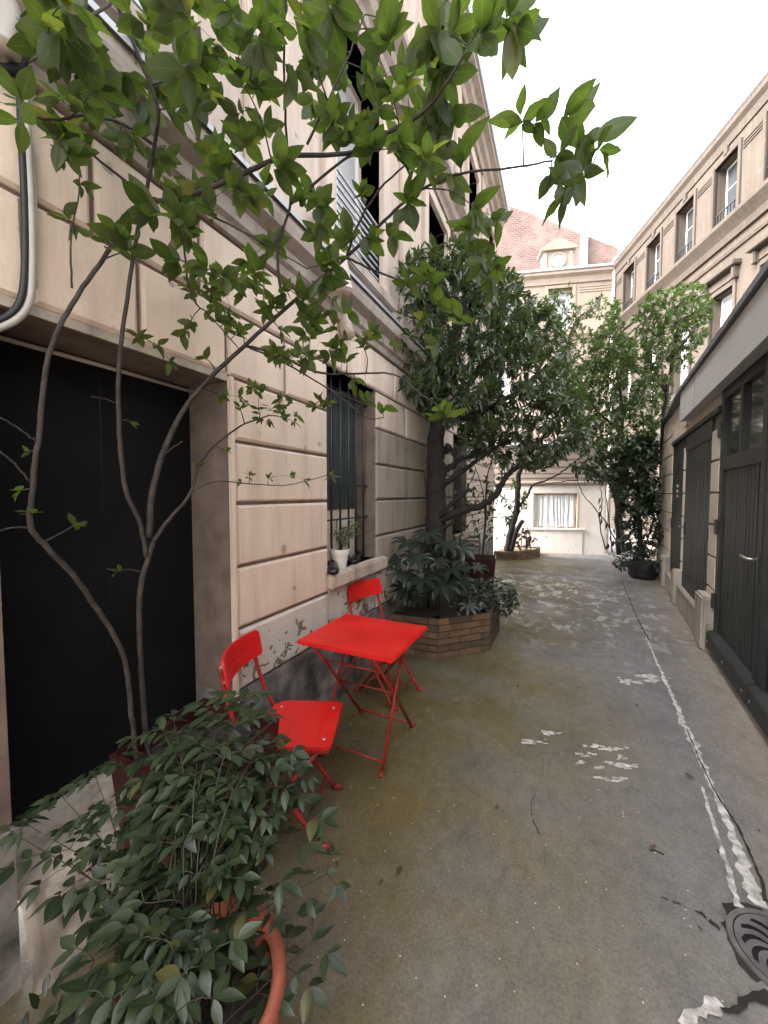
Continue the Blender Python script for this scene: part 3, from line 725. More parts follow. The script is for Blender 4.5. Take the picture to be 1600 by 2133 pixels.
cornice(rb, 'roof', 'zinc', [(-.06, 7.14), (-2.0, 7.6), (-2.0, 7.0), (-.06, 7.0)], -LEN, .0)
bx('skylight', 'zinc', rb, -3.95, -3.65, -.25, .05, 7.14, 7.30, .01)
bx('skylight', 'zinc', rb, -4.95, -4.7, -.25, .05, 7.14, 7.34, .01)

gb = thing('brick_building', 'tall pink brick gable wall with white flue rising behind the round dormer', 'building', CO, R(196.1))
gb.scale = (KB, KB, KB)
o_ = -3.6
MB().prism([(-1.5, o_), (6, o_), (6, o_ - 2), (-1.5, o_ - 2)], 0, [9.55, 13.4, 13.4, 9.55]).build('gable_wall', 'brick_gable', gb)
bx('flue', 'render_white', gb, -.52, -.33, o_ + .003, o_ + .16, 0, 10.1, .01)
bx('coping', 'stone_far_trim', gb, -1.55, 6, o_ + .003, o_ + .06, 8.95, 9.0)
bx('chimney_pot', 'terracotta', gb, -.9, -.6, o_ + .003, o_ + .35, 8.2, 8.55, .08)

# overhead wires
for a, b in (((1000, 346), (1285, 347)), ((1005, 376), (1290, 377))):
    p, q = P(a[0], a[1], 8.2), P(b[0] + 45, b[1], 8.6); v = curve_pts([p, p.lerp(q, .5) - Vector((0, 0, .02)), q], 8)
    tag(MB().tube(v, .006, 5).build('overhead_wire', 'wire_grey'), ('upper' if a[1] < 360 else 'lower') + ' of two thin wires crossing the white sky', 'wire', 'wires across the sky')

# ================================================================ GARAGE RANGE (right)
GA = math.atan(.085)
ga = thing('garage', 'low rendered garage range with dark plank doors and pale grey fascia', 'garage', (1.286, 4.41, 0), R(90) - GA)
cg = math.cos(GA)
def U(y): return (y - 4.41) / cg
GD = (U(1.9), U(4.50), 0, 2.52); D1 = (U(4.87), U(6.33), .27, 2.27); D2 = (U(6.44), U(7.45), .27, 2.27); UE = U(8.72); UB = U(-4)
gh = [GD, D1, D2]
mb = MB()
for a, b, z0, z1 in solid_rects(UB, UE, 0, 2.8, gh): mb.box(a, b, -.5, -.02, z0, z1)
mb.build('wall', 'joint_dark', ga)
JG = [.28, .59, .90, 1.21, 1.52, 1.83, 2.14, 2.45, 2.80]
def gstone(u0, u1, z0, z1):
    return bx('stone_block', 'stone_garage', ga, u0 + .0005, u1 - .0005, -.06, .0, z0 + .008, z1 - .008, .007)
for k in range(len(JG) - 1):
    gstone(D2[1] + .01, UE, JG[k], JG[k + 1])
    if k < 6: gstone(D1[1] + .008, D2[0] - .008, JG[k], min(JG[k + 1], 2.26)); gstone(GD[1] + .05, D1[0] - .01, JG[k], min(JG[k + 1], 2.26))
    gstone(UB, GD[0] - .05, JG[k], JG[k + 1])
bx('lintel_band', 'stone_garage', ga, GD[1] + .05, D2[1] + .008, -.05, .004, 2.33, 2.80)
bx('lintel_bar', 'door_green', ga, GD[1] + .05, D2[1] + .008, -.05, .018, 2.272, 2.328, .004)
bx('air_slot', 'plinth_grime', ga, U(6.17), U(6.26), -.02, .009, 2.42, 2.62); bx('slot_sill', 'stone_garage', ga, U(6.13), U(6.3), -.02, .03, 2.39, 2.415, .004)
# plinth and stepped stones
bx('plinth', 'stone_dirty', ga, GD[1] + .02, UE + .02, -.3, .05, 0, .268, .012)
for a, b, h in ((GD[1] + .06, D1[0] + .03, .52), (D1[1] - .06, D2[0] + .08, .47), (D2[1] - .04, D2[1] + .3, .5)):
    bx('plinth_stone', 'stone_dirty', ga, a, b, -.3, .085, .0, h, .018)
bx('threshold', 'stone_far', ga, D1[0] + .04, D1[1] - .07, -.2, .058, .266, .288, .004)
def plank_door(u0, u1, z0, z1, handle_u, stile=True, n=8):
    d = bx('door', 'door_green', ga, u0, u1, -.06, -.03, z0, z1)
    w = (u1 - u0) / n
    for k in range(n): bx('plank', 'door_green', d, u0 + k * w + .004, u0 + (k + 1) * w - .004, -.03, -.012 + rnd(-.001, .001), z0 + .01, z1 - .02, .003)
    if stile:
        bx('top_rail', 'door_green', d, u0 + .01, u1 - .01, -.03, -.002, z1 - .20, z1 - .005, .003); bx('bottom_rail', 'door_green', d, u0 + .01, u1 - .01, -.03, -.002, z0 + .005, z0 + .2, .003)
    for z in (z0 + .35, 1.1, z1 - .4): bx('hinge', 'iron_dark', d, u0 - .005, u0 + .03, -.03, .012, z - .06, z + .06, .004)
    MB().tube([(handle_u, .0, 1.08), (handle_u, .05, 1.08), (handle_u - .10, .055, 1.08)], .008, 8).build('handle', 'brass', d, smooth=True)
    bx('lock_plate', 'iron_dark', d, handle_u - .018, handle_u + .018, -.012, .003, .98, 1.14, .003)
    return d
plank_door(*D1, D1[1] - .1); d2 = plank_door(*D2, D2[1] - .06, False)
MB().add([(D2[0] + .55, -.008, 1.78), (D2[0] + .42, -.008, 1.78), (D2[0] + .485, -.008, 2.04), (D2[0] + .55, -.004, 1.78), (D2[0] + .42, -.004, 1.78), (D2[0] + .485, -.004, 2.04)], [(0, 1, 2), (5, 4, 3), (0, 3, 4, 1), (1, 4, 5, 2), (2, 5, 3, 0)]).build('warning_mark', 'hole_black', d2)
for k in range(3): bx('sign_line', 'paper_grey', d2, D2[0] + .40, D2[0] + .58, -.009, -.006, 1.46 + k * .075, 1.50 + k * .075)
# big garage door, two leaves with windows
def garage_leaf(u0, u1, hs):
    z0, z1 = .05, 2.5; d = bx('garage_door', 'door_green', ga, u0, u1, -.07, -.035, z0, z1)
    n = 12; w = (u1 - u0 - .2) / n
    for k in range(n): bx('plank', 'door_green', d, u0 + .1 + k * w + .003, u0 + .1 + (k + 1) * w - .003, -.035, -.018 + rnd(-.0015, .0015), .22, 1.72, .004)
    for a, b in ((u0, u0 + .1), (u1 - .1, u1)): bx('stile', 'door_green', d, a + .004, b - .004, -.035, .0, .22, z1, .004)
    bx('rail', 'door_green', d, u0 + .1, u1 - .1, -.035, -.002, 1.72, 1.84, .004); bx('rail', 'door_green', d, u0 + .1, u1 - .1, -.035, -.002, 2.36, z1, .004)
    um = (u0 + u1) / 2; bx('mullion', 'door_green', d, um - .035, um + .035, -.035, -.002, 1.84, 2.36, .004)
    bx('pane', 'glass_dark', d, u0 + .1, um - .035, -.035, -.028, 1.84, 2.36); bx('pane', 'glass_dark', d, um + .035, u1 - .1, -.035, -.028, 1.84, 2.36)
    MB().add([(u0 + .004, -.035, .06), (u1 - .004, -.035, .06), (u1 - .004, .05, .06), (u0 + .004, .05, .06), (u0 + .004, -.035, .235), (u1 - .004, -.035, .235), (u1 - .004, .05, .205), (u0 + .004, .05, .205)],
             [(0, 3, 2, 1), (4, 5, 6, 7), (0, 1, 5, 4), (1, 2, 6, 5), (2, 3, 7, 6), (3, 0, 4, 7)]).build('kick_board', 'door_green', d, bevel=.006)
    for q in range(3): bx('bolt', 'brass', d, u0 + .08 + q * (u1 - u0 - .16) / 2 - .01, u0 + .08 + q * (u1 - u0 - .16) / 2 + .01, .05, .056, .12, .14, .003)
    hz = u1 if hs > 0 else u0
    for z in (.5, 1.2, 2.1): bx('hinge', 'iron_dark', d, hz - .03, hz + .035, -.02, .02, z - .07, z + .07, .005)
    return d
umid = U(3.34); l1 = garage_leaf(umid + .004, GD[1] + .03, 1); l2 = garage_leaf(GD[0] - .03, umid - .004, -1)
MB().tube([(umid + .06, -.0, 1.06), (umid + .06, .06, 1.06), (umid + .17, .065, 1.07)], .010, 8).build('handle', 'brass', l1, smooth=True); bx('lock_plate', 'iron_dark', l1, umid + .04, umid + .08, .0, .006, .9, 1.1, .003)
MB().prism([(U(-4), .10), (U(6.12), .10), (U(6.12), .07), (U(-4), .07)], 2.44, 2.80).build('fascia', 'fascia_grey', ga)
bx('fascia_soffit', 'fascia_grey', ga, U(-4), U(6.12) - .003, .005, .07, 2.45, 2.475)
bx('fascia_end', 'fascia_grey', ga, U(6.12) - .03, U(6.12) + .002, .006, .069, 2.445, 2.80); bx('fascia_joint', 'joint_dark', ga, U(5.2), U(5.2) + .004, .1, .1015, 2.445, 2.8)
MB().prism([(U(-4), .13), (U(6.2), .13), (UE + .02, .03), (UE + .02, -.5), (U(-4), -2.8)], 2.81, 2.86).build('roof', 'slate', ga)

# stone pier closing the garage range
pr = Vector((1.286, 4.41, 0)) + Vector((math.sin(GA), math.cos(GA), 0)) * (UE + .02)
pier = thing('stone_pier', 'weathered stone pier with rounded cap at the end of the garage', 'pier', (pr.x, pr.y, 0), R(90) - GA)
for k in range(8): bx('stone_block', 'stone_dirty', pier, .004, .21, -.20, .02 + rnd(-.008, .008), .004 + k * .33, .33 * (k + 1) - .006, .016)
MB().lathe([(.0, 2.82), (.06, 2.815), (.10, 2.79), (.12, 2.74), (.12, 2.70), (.10, 2.64)], 16, (.10, -.09)).build('cap', 'stone_dirty', pier, smooth=True)

# ================================================================ RED BISTRO SET
def rounded(x0, x1, y0, y1, r, n=4):
    out = []
    for cx, cy, a0 in ((x1 - r, y1 - r, 0), (x0 + r, y1 - r, 90), (x0 + r, y0 + r, 180), (x1 - r, y0 + r, 270)):
        for k in range(n + 1): a = R(a0 + 90 * k / n); out.append((cx + r * math.cos(a), cy + r * math.sin(a)))
    return out
def bar(root, name, pts, r=.0075, m_='paint_red_legs', flat=None):
    return MB().tube(pts, r, 8).build(name, m_, root, smooth=True)
def make_chair(label):
    t = thing('folding_chair', label, 'chair', group='red folding chairs at the table')
    hw, zs = .178, .45
    n = 5; x0, x1 = -.15, .19; w = (x1 - x0) / n
    for k in range(n):
        a, b = x0 + k * w + .0002, x0 + (k + 1) * w - .0002
        poly = [(a, -hw), (b, -hw), (b, hw), (a, hw)]
        if k == n - 1: poly = [(a, -hw), (b - .03, -hw), (b - .008, -hw + .008), (b, -hw + .03), (b, hw - .03), (b - .008, hw - .008), (b - .03, hw), (a, hw)]
        if k == 0: poly = [(a, -hw + .035), (a + .02, -hw + .03), (a + .03, -hw + .01), (b, -hw), (b, hw), (a + .03, hw - .01), (a + .02, hw - .03), (a, hw - .035)]
        MB().prism(poly, zs - .016, zs).build('seat_slat', 'paint_red', t, bevel=.0009)
    for s in (-1, 1):
        up = curve_pts([(-.275, s * .168, .775), (-.255, s * .168, .66), (-.215, s * .168, .53), (-.17, s * .166, .44), (-.02, s * .165, .235), (.145, s * .165, .012)], 6)
        bar(t, 'upright', up, .0105); bar(t, 'foot', [(.135, s * .165, .011), (.185, s * .165, .010)], .0115)
        bar(t, 'leg', [(.15, s * .145, .435), (-.03, s * .145, .22), (-.19, s * .145, .012)], .0105); bar(t, 'foot', [(-.18, s * .145, .011), (-.23, s * .145, .010)], .0115)
        bx('seat_rail', 'paint_red_legs', t, -.15, .18, s * .155 - .006, s * .155 + .006, zs - .04, zs - .017, .002)
        for x in (-.11, .15): MB().lathe([(0, zs + .0022), (.006, zs + .0018), (.008, zs)], 10, (x, s * .12)).build('rivet', 'brass', t)
    bar(t, 'stretcher', [(.10, -.165, .07), (.10, .165, .07)], .006); bar(t, 'stretcher', [(-.15, -.145, .06), (-.15, .145, .06)], .006); bar(t, 'stretcher', [(-.02, -.165, .235), (-.02, .165, .235)], .006)
    # curved back of two boards
    for z0, z1 in ((.685, .746), (.7475, .812)):
        mb = MB(); m_ = 24; top = z1 > .8
        for i in range(m_ + 1):
            s = math.sin(math.pi / 2 * (-1 + 2 * i / m_)); y = s * .192; xb = -.285 + .045 * s * s
            zl, zh = z0, z1
            e = max(0, abs(y) - .172) / .020; ins = .020 * (1 - math.sqrt(max(0, 1 - e * e)))
            zl, zh = (z0, z1 - ins) if top else (z0 + ins, z1)
            lean = lambda z: xb - (z - .70) * .18
            mb.v += [(lean(zl), y, zl), (lean(zh), y, zh), (lean(zh) + .013, y, zh), (lean(zl) + .013, y, zl)]
        for i in range(m_):
            a = i * 4; b = a + 4
            for k in range(4): mb.f.append((a + k, a + (k + 1) % 4, b + (k + 1) % 4, b + k))
        mb.f += [(3, 2, 1, 0), (m_ * 4, m_ * 4 + 1, m_ * 4 + 2, m_ * 4 + 3)]
        mb.build('back_board', 'paint_red', t, bevel=.002)
        for s in (-1, 1):
            z = (z0 + z1) / 2; bx('screw', 'brass', t, -.262 - (z - .7) * .18, -.244 - (z - .7) * .18 + .003, s * .172 - .005, s * .172 + .005, z - .005, z + .005, .002)
    return t
ch = make_chair('red folding chair in front beside the leafy terracotta pot, seat in full view')
ch.location = (-1.10, 1.375, 0); ch.rotation_euler = (0, 0, R(23))
dup(ch, (-1.165, 2.56, 0), R(-13), 'red folding chair behind the table under the barred window, mostly hidden')

tb = thing('bistro_table', 'square red slatted metal folding table against the stone wall', 'table', (-1.027, 1.91, 0))
hx, hy, zt = .293, .265, .70
MB().prism(rounded(-hx, hx, -hy, hy, .02), zt - .02, zt - .004).build('table_edge', 'paint_red', tb, bevel=.004)
n = 6; w = 2 * (hy - .008) / n
for k in range(n): bx('table_slat', 'paint_red', tb, -hx + .008, hx - .008, -hy + .008 + k * w + .0002, -hy + .008 + (k + 1) * w - .0002, zt - .004, zt + rnd(-.0001, .0002), .0007)
for x in (-.205, .165):
    xo = .008 if x > 0 else -.008
    bar(tb, 'leg', [(x, -.235, .682), (x, .04, .36), (x, .315, .012)], .0095); bar(tb, 'leg', [(x + xo, .225, .682), (x + xo, .04, .37), (x + xo, -.135, .012)], .0095)
    bar(tb, 'foot', [(x, .305, .011), (x + .008, .345, .010)], .0115); bar(tb, 'foot', [(x + xo, -.125, .011), (x + xo + .004, -.165, .010)], .0115)
for y, z in ((.29, .045), (-.115, .055), (-.12, .55), (.12, .52), (.04, .36)): bar(tb, 'crossbar', [(-.205, y, z), (.165, y, z)], .0055)
bar(tb, 'brace', [(-.205, .04, .36), (.0, .18, .66)], .0055); bar(tb, 'brace', [(.165, .04, .36), (.0, .18, .66)], .0055)

# things on the window sill
sz = .955
fp = thing('flower_pot', 'small white plant pot with feathery plant on the window sill', 'pot', (WX - .03, 2.37, sz))
MB().lathe([(.0, .0), (.045, .0), (.050, .01), (.066, .105), (.074, .107), (.077, .145), (.068, .147), (.064, .12), (.0, .118)], 28).build('pot', 'pot_white', fp, smooth=False)
MB().lathe([(0, .125), (.064, .122)], 20).build('soil', 'soil', fp)
fl_, stm = [], MB()
for k in range(15):
    a = rnd(0, 6.28); e = Vector((math.cos(a) * rnd(.03, .13) + .03, math.sin(a) * rnd(.03, .15) + .05, rnd(.16, .36))); b_ = Vector((rnd(-.02, .02), rnd(-.02, .02), .12))
    cc = curve_pts([b_, b_.lerp(e, .5) + Vector((0, 0, .05)), e], 5); stm.tube(cc, .0016, 4)
    for i, q in enumerate(cc[3:]):
        for s in range(3): fl_.append((fp.location + q, (rdir(.2) + Vector((.2, .1, 0))).normalized(), Vector((0, 0, 1)), rnd(.02, .042)))
stm.build('stems', 'stem_green', fp, local=True)['kind'] = 'stuff'
foliage(fp, fl_, 'oval', 'leaf_pale', 60)
def shoe(loc, rz, label):
    t = thing('shoe', label, 'shoe', loc, rz, 'black shoes on the sill'); mb = MB(); n = 12
    secs = [(-.12, .028, .055), (-.09, .034, .062), (-.04, .032, .055), (.0, .034, .046), (.05, .042, .038), (.09, .042, .032), (.12, .030, .022), (.135, .01, .012)]
    for x, w, h in secs:
        for j in range(n):
            a = 2 * math.pi * j / n; mb.v.append((x, w * math.cos(a), .012 + h * .5 + h * .5 * math.sin(a)))
    for i in range(len(secs) - 1):
        for j in range(n): mb.f.append((i * n + j, i * n + (j + 1) % n, (i + 1) * n + (j + 1) % n, (i + 1) * n + j))
    mb.f += [tuple(range(n))[::-1], tuple(range((len(secs) - 1) * n, len(secs) * n))]
    mb.build('upper', 'leather_black', t, smooth=True)
    MB().prism([(-.125, -.03), (-.04, -.03), (.05, -.044), (.11, -.036), (.138, 0), (.11, .036), (.05, .044), (-.04, .03), (-.125, .03)], .0, .014).build('sole', 'cable_black', t, bevel=.003)
    MB().lathe([(.024, .066), (.028, .072), (.02, .06)], 12, (-.075, 0)).build('collar', 'cable_black', t, smooth=True)
shoe((WX - .015, 2.265, sz + .002), R(-60), 'black leather shoe at the left end of the sill')
shoe((WX - .06, 2.66, sz + .002), R(-75), 'black leather shoe right of the white pot on the sill')
shoe((WX - .14, 2.50, sz + .002), R(-80), 'black shoe half hidden behind the white pot')

# ================================================================ BRICK PLANTERS
def brick_planter(name, label, corners, courses, ch_, bl, parent_loc, soilz, soilm='soil'):
    t = thing(name, label, 'planter', parent_loc); o = Vector(parent_loc)
    cs = [Vector((x, y, 0)) - o for x, y in corners]; H = courses * ch_; T = .10
    me = MB().box(0, 1, 0, 1, 0, 1); bme = bpy.data.meshes.new('brick'); bme.from_pydata(me.v, [], me.f)
    bme.materials.append(mat('brick_planter')); bme.update()
    # mortar core follows the wall just behind the brick faces
    for a, b in zip(cs, cs[1:]):
        d = (b - a); L = d.length; d.normalize(); nrm = Vector((-d.y, d.x, 0))     # inward (left of travel)
        q = [a + nrm * .008, b + nrm * .008, b + nrm * T, a + nrm * T]
        MB().prism([(p.x, p.y) for p in q], 0, H - .004).build('mortar_core', 'crack_dark', t)
        for k in range(courses):
            s = -(bl * .5 if k % 2 else 0) + rnd(-.01, .01)
            while s < L - .01:
                e = min(L, s + bl); s0 = max(0, s)
                if e - s0 > .025:
                    ob = link('brick', bme, t); out = rnd(-.0025, .0025)
                    x, y = d, nrm; Lb, Wb, Hb = e - s0 - .008, T * .9, ch_ - .009
                    p = a + d * (s0 + .004) - nrm * out
                    ob.matrix_local = Matrix(((x.x * Lb, y.x * Wb, 0, p.x), (x.y * Lb, y.y * Wb, 0, p.y), (0, 0, Hb, k * ch_ + .003), (0, 0, 0, 1)))
                s += bl
    ce = sum(cs, Vector()) / len(cs)
    ins = [c_ + (ce - c_).normalized() * .085 if 0 < i < len(cs) - 1 else c_ + (ce - c_) * .08 for i, c_ in enumerate(cs)]
    MB().prism([(c_.x, c_.y) for c_ in ins], .02, soilz).build('soil', soilm, t)
    return t
pl = [(WX - .0, 3.235), (-1.012, 3.272), (-.621, 3.682), (-.621, 4.30), (-1.0, 4.72), (WX - .0, 4.74)]
brick_planter('brick_planter', 'six-sided brown brick planter around the dark tree trunk', pl, 6, .0625, .235, (-1.05, 4.0, 0), .345)
pl2 = [(WX, 9.05), (-1.25, 9.0), (-.95, 9.12), (-.50, 9.80), (-.52, 10.3), (WX, 10.3)]
brick_planter('low_planter', 'low brick kerbed bed of dry soil at the far wall', pl2, 3, .062, .235, (-1.0, 9.6, 0), .16, 'dry_soil')

# ================================================================ FOREGROUND POTS
tp = thing('tall_planter', 'tall dark red square planter in front of the black door', 'planter', (-1.215, .955, 0), R(3))
def square_pot(t, w0, w1, h, m_, wall=.018):
    q = lambda w: [(-w, -w), (w, -w), (w, w), (-w, w)]
    mb = MB(); rings = [(w0, 0), (w1, h), (w1 - wall, h), (w1 - wall * 1.2, h - .07)]
    for w, z in rings: mb.v += [(x, y, z) for x, y in q(w)]
    for i in range(3):
        for j in range(4): mb.f.append((i * 4 + j, i * 4 + (j + 1) % 4, i * 4 + 4 + (j + 1) % 4, i * 4 + 4 + j))
    mb.f.append((3, 2, 1, 0)); mb.build('pot', m_, t, bevel=.004)
    MB().prism(q(w1 - wall * 1.2), h - .09, h - .06).build('soil', 'soil', t)
square_pot(tp, .165, .205, .60, 'planter_red')
rp = thing('terracotta_pot', 'round terracotta pot with thick rim under the leafy shrub', 'pot', (-.70, .52, 0))
MB().lathe([(0, 0), (.125, 0), (.135, .01), (.168, .36), (.170, .375), (.187, .385), (.193, .40), (.193, .425), (.188, .44), (.178, .446), (.168, .44), (.163, .425), (.160, .38), (.155, .36)], 56).build('pot', 'terracotta', rp, smooth=True)
MB().lathe([(0, .375), (.158, .37)], 32).build('soil', 'soil', rp)
sp = thing('round_pot', 'small dark pot beside the step with shade greenery', 'pot', (-1.02, .36, 0))
MB().lathe([(0, 0), (.09, 0), (.11, .2), (.118, .205), (.118, .225), (.108, .226), (.1, .19), (0, .19)], 28).build('pot', 'pot_black', sp)

# ================================================================ TREE IN THE TALL PLANTER (overhanging broadleaf)
def PA(px, py, d):                      # the wall limits how deep a limb can stand
    k = (px - 800) / FPX * cY - sY
    return P(px, py, min(d, .93 * WX / k) if k < -.2 else d)
ta = thing('broadleaf_tree', 'slender tree with broad green leaves arching from the tall red planter overhead', 'tree', (-1.2, .955, .52))
A = Tree(ta, 'bark_grey')
A.limb('trunk', [PA(285, 1600, 1.30), PA(272, 1470, 1.30), PA(262, 1385, 1.3), PA(238, 1325, 1.40), PA(165, 1215, 1.38), PA(98, 1140, 1.36), PA(64, 1095, 1.34), PA(70, 1000, 1.33), PA(84, 880, 1.33), PA(95, 770, 1.32), PA(120, 690, 1.30), PA(165, 610, 1.30), PA(215, 540, 1.30), PA(270, 455, 1.30), PA(300, 410, 1.30)], .0085, .006)
A.limb('trunk', [PA(312, 1600, 1.36), PA(300, 1480, 1.38), PA(291, 1330, 1.48), PA(292, 1230, 1.48), PA(308, 1165, 1.48), PA(318, 1130, 1.48)], .009, .009)
A.limb('branch', [PA(318, 1130, 1.48), PA(345, 1090, 1.50), PA(395, 1030, 1.52), PA(412, 975, 1.55), PA(440, 935, 1.58), PA(500, 888, 1.62), PA(560, 865, 1.68)], .008, .003)
A.limb('branch', [PA(305, 1160, 1.48), PA(292, 1090, 1.46), PA(262, 1020, 1.44), PA(250, 920, 1.42), PA(246, 830, 1.40), PA(250, 730, 1.38), PA(268, 600, 1.36), PA(285, 490, 1.34), PA(303, 420, 1.32), PA(318, 320, 1.28), PA(330, 230, 1.22), PA(290, 120, 1.16), PA(240, 0, 1.1), PA(225, -60, 1.06)], .008, .005)
A.limb('branch', [PA(310, 1120, 1.48), PA(318, 1020, 1.5), PA(345, 930, 1.5), PA(385, 850, 1.5), PA(440, 785, 1.5), PA(510, 720, 1.52), PA(600, 638, 1.52), PA(722, 535, 1.52), PA(800, 460, 1.5), PA(870, 400, 1.48), PA(960, 362, 1.44), PA(1060, 350, 1.42), PA(1150, 335, 1.4)], .0115, .003)
A.limb('branch', [PA(300, 412, 1.30), PA(350, 418, 1.30), PA(430, 395, 1.28), PA(510, 360, 1.26), PA(600, 325, 1.22), PA(720, 320, 1.3), PA(800, 280, 1.3), PA(880, 235, 1.28), PA(940, 160, 1.2), PA(990, 70, 1.15), PA(1030, 20, 1.12)], .009, .003)
A.limb('branch', [PA(590, 640, 1.52), PA(578, 520, 1.46), PA(605, 425, 1.42), PA(600, 330, 1.36), PA(592, 180, 1.22), PA(592, 60, 1.14), PA(600, -40, 1.1)], .006, .0025)
A.limb('branch', [PA(640, 300, 1.22), PA(720, 130, 1.2), PA(760, 30, 1.2)], .004, .002)
A.limb('branch', [PA(605, 425, 1.42), PA(700, 345, 1.38), PA(790, 285, 1.34), PA(850, 250, 1.3)], .005, .0025)
A.limb('branch', [PA(722, 535, 1.52), PA(745, 470, 1.5), PA(790, 395, 1.48), PA(870, 315, 1.46), PA(900, 230, 1.42)], .005, .0025)
A.limb('branch', [PA(720, 535, 1.52), PA(770, 560, 1.52), PA(860, 598, 1.54), PA(900, 650, 1.56), PA(930, 690, 1.56)], .005, .002)
A.limb('branch', [PA(510, 720, 1.54), PA(570, 735, 1.56), PA(660, 775, 1.58), PA(750, 778, 1.58), PA(820, 780, 1.58), PA(870, 815, 1.58), PA(925, 855, 1.58)], .006, .0025)
A.limb('branch', [PA(520, 725, 1.54), PA(600, 760, 1.56), PA(700, 820, 1.58), PA(760, 868, 1.58), PA(800, 870, 1.58)], .004, .002)
A.limb('branch', [PA(395, 1025, 1.54), PA(450, 1003, 1.58), PA(520, 1008, 1.62), PA(600, 1010, 1.68), PA(680, 990, 1.72)], .003, .0015)
A.limb('branch', [PA(318, 300, 1.28), PA(260, 260, 1.2), PA(180, 240, 1.1), PA(120, 250, 1.02), PA(60, 240, .95)], .005, .0025)
A.limb('branch', [PA(240, 0, 1.1), PA(150, 60, 1.0), PA(60, 130, .92)], .004, .002)
A.limb('branch', [PA(300, 410, 1.3), PA(240, 360, 1.24), PA(150, 290, 1.16), PA(110, 280, 1.12)], .005, .002)
A.limb('branch', [PA(360, 410, 1.3), PA(500, 480, 1.34), PA(640, 560, 1.4)], .004, .002)
A.limb('branch', [PA(370, 420, 1.3), PA(385, 530, 1.34), PA(400, 620, 1.4), PA(440, 660, 1.44), PA(500, 730, 1.5)], .004, .002)
A.limb('branch', [PA(150, 600, 1.3), PA(148, 500, 1.28), PA(165, 400, 1.24), PA(165, 310, 1.2)], .003, .0015)
for a, b in (((0, 870), (75, 920)), ((0, 1105), (60, 1100)), ((0, 940), (70, 1010)), ((190, 825), (250, 845)), ((380, 920), (330, 960))):
    A.limb('twig', [PA(a[0], a[1], 1.28), PA((a[0] + b[0]) / 2, (a[1] + b[1]) / 2 - 4, 1.32), PA(b[0], b[1], 1.34)], .002, .003, .002, 5)
toward = (Vector((0, 0, EYE)) - PA(700, 500, 1.4)).normalized()
UPA = (Vector((0, 0, .55)) + toward * -.85).normalized()
SZ = .77
def cluster(px, py, d, n, size, spread=1.0, droop=.15):
    q = PA(px, py, d); dd, _ = A.twig(q, .0028); A.whorl(q, (dd + Vector((0, 0, .35))).normalized(), n, size * SZ, spread, UPA, droop)
# crown mass
crownA = [(60, -40), (780, -60), (860, 120), (930, 320), (880, 420), (760, 470), (690, 640), (560, 560), (430, 640), (300, 560), (180, 420), (100, 330)]
for x, y in sample(crownA, 112):
    d = rnd(1.02, 1.55) + (.12 if y > 400 else 0) - (.18 if y < 120 else 0); cluster(x, y, d, random.randint(6, 9), rnd(.080, .122))
for x, y in sample([(600, 40), (880, 40), (930, 330), (880, 490), (700, 490), (620, 300)], 16): cluster(x, y, rnd(1.2, 1.5), random.randint(5, 8), rnd(.09, .13))
for x, y in sample([(300, 150), (560, 150), (600, 420), (420, 520), (300, 420)], 6): cluster(x, y, rnd(1.15, 1.4), random.randint(5, 7), rnd(.08, .115))
midA = [(420, 560), (560, 560), (700, 600), (770, 700), (700, 780), (560, 760), (520, 690), (420, 700), (330, 620)]
for x, y in sample(midA, 60): cluster(x, y, rnd(1.4, 1.62), random.randint(5, 7), rnd(.055, .085))
lowA = [(430, 820), (560, 800), (690, 830), (680, 880), (540, 880), (450, 860)]
for x, y in sample(lowA, 24): cluster(x, y, rnd(1.55, 1.66), random.randint(4, 6), rnd(.045, .062))
for x, y, n, s in ((765, 830, 6, .075), (800, 850, 6, .08), (740, 800, 5, .085), (720, 740, 6, .085), (780, 690, 7, .075), (820, 720, 4, .07), (905, 720, 6, .085), (630, 700, 5, .085), (660, 660, 6, .08), (590, 690, 4, .075),
                   (925, 850, 7, .135), (690, 990, 4, .06), (520, 990, 6, .042), (560, 995, 5, .045), (610, 990, 4, .05), (500, 1005, 4, .04), (640, 1000, 3, .045), (470, 940, 4, .05), (415, 960, 4, .055), (330, 720, 5, .07), (290, 700, 5, .06), (380, 700, 5, .08), (420, 740, 4, .07), (360, 760, 4, .06)):
    cluster(x, y, 1.58 if x > 450 else 1.46, n, s)
for x, y, d, n, s in ((1085, 235, 1.4, 6, .115), (1130, 250, 1.4, 5, .1), (1200, 240, 1.38, 6, .135), (1235, 290, 1.38, 7, .14), (1255, 320, 1.36, 5, .12), (1170, 310, 1.4, 6, .1), (1180, 400, 1.4, 7, .125), (1150, 380, 1.42, 5, .105), (1210, 360, 1.4, 6, .12),
                      (900, 60, 1.2, 7, .135), (960, 40, 1.18, 7, .14), (1010, 60, 1.12, 6, .12), (1065, 30, 1.05, 7, .125), (1085, 70, 1.05, 6, .115), (890, 120, 1.22, 6, .13), (930, 170, 1.3, 7, .16), (950, 240, 1.34, 7, .15), (900, 300, 1.4, 6, .13), (960, 310, 1.4, 6, .13), (880, 260, 1.35, 6, .12),
                      (850, 420, 1.45, 6, .12), (940, 380, 1.46, 5, .11), (1000, 440, 1.46, 7, .115), (1040, 460, 1.46, 6, .1), (1010, 520, 1.48, 5, .1), (970, 480, 1.48, 6, .105), (1000, 560, 1.5, 6, .1), (1040, 560, 1.5, 5, .1), (1020, 600, 1.5, 5, .09), (900, 560, 1.52, 6, .1), (850, 590, 1.52, 6, .095), (920, 620, 1.54, 6, .1), (960, 660, 1.54, 5, .09), (880, 660, 1.54, 5, .09), (770, 500, 1.5, 6, .1), (820, 490, 1.5, 5, .11)):
    cluster(x, y, d, n, s * 1.18)
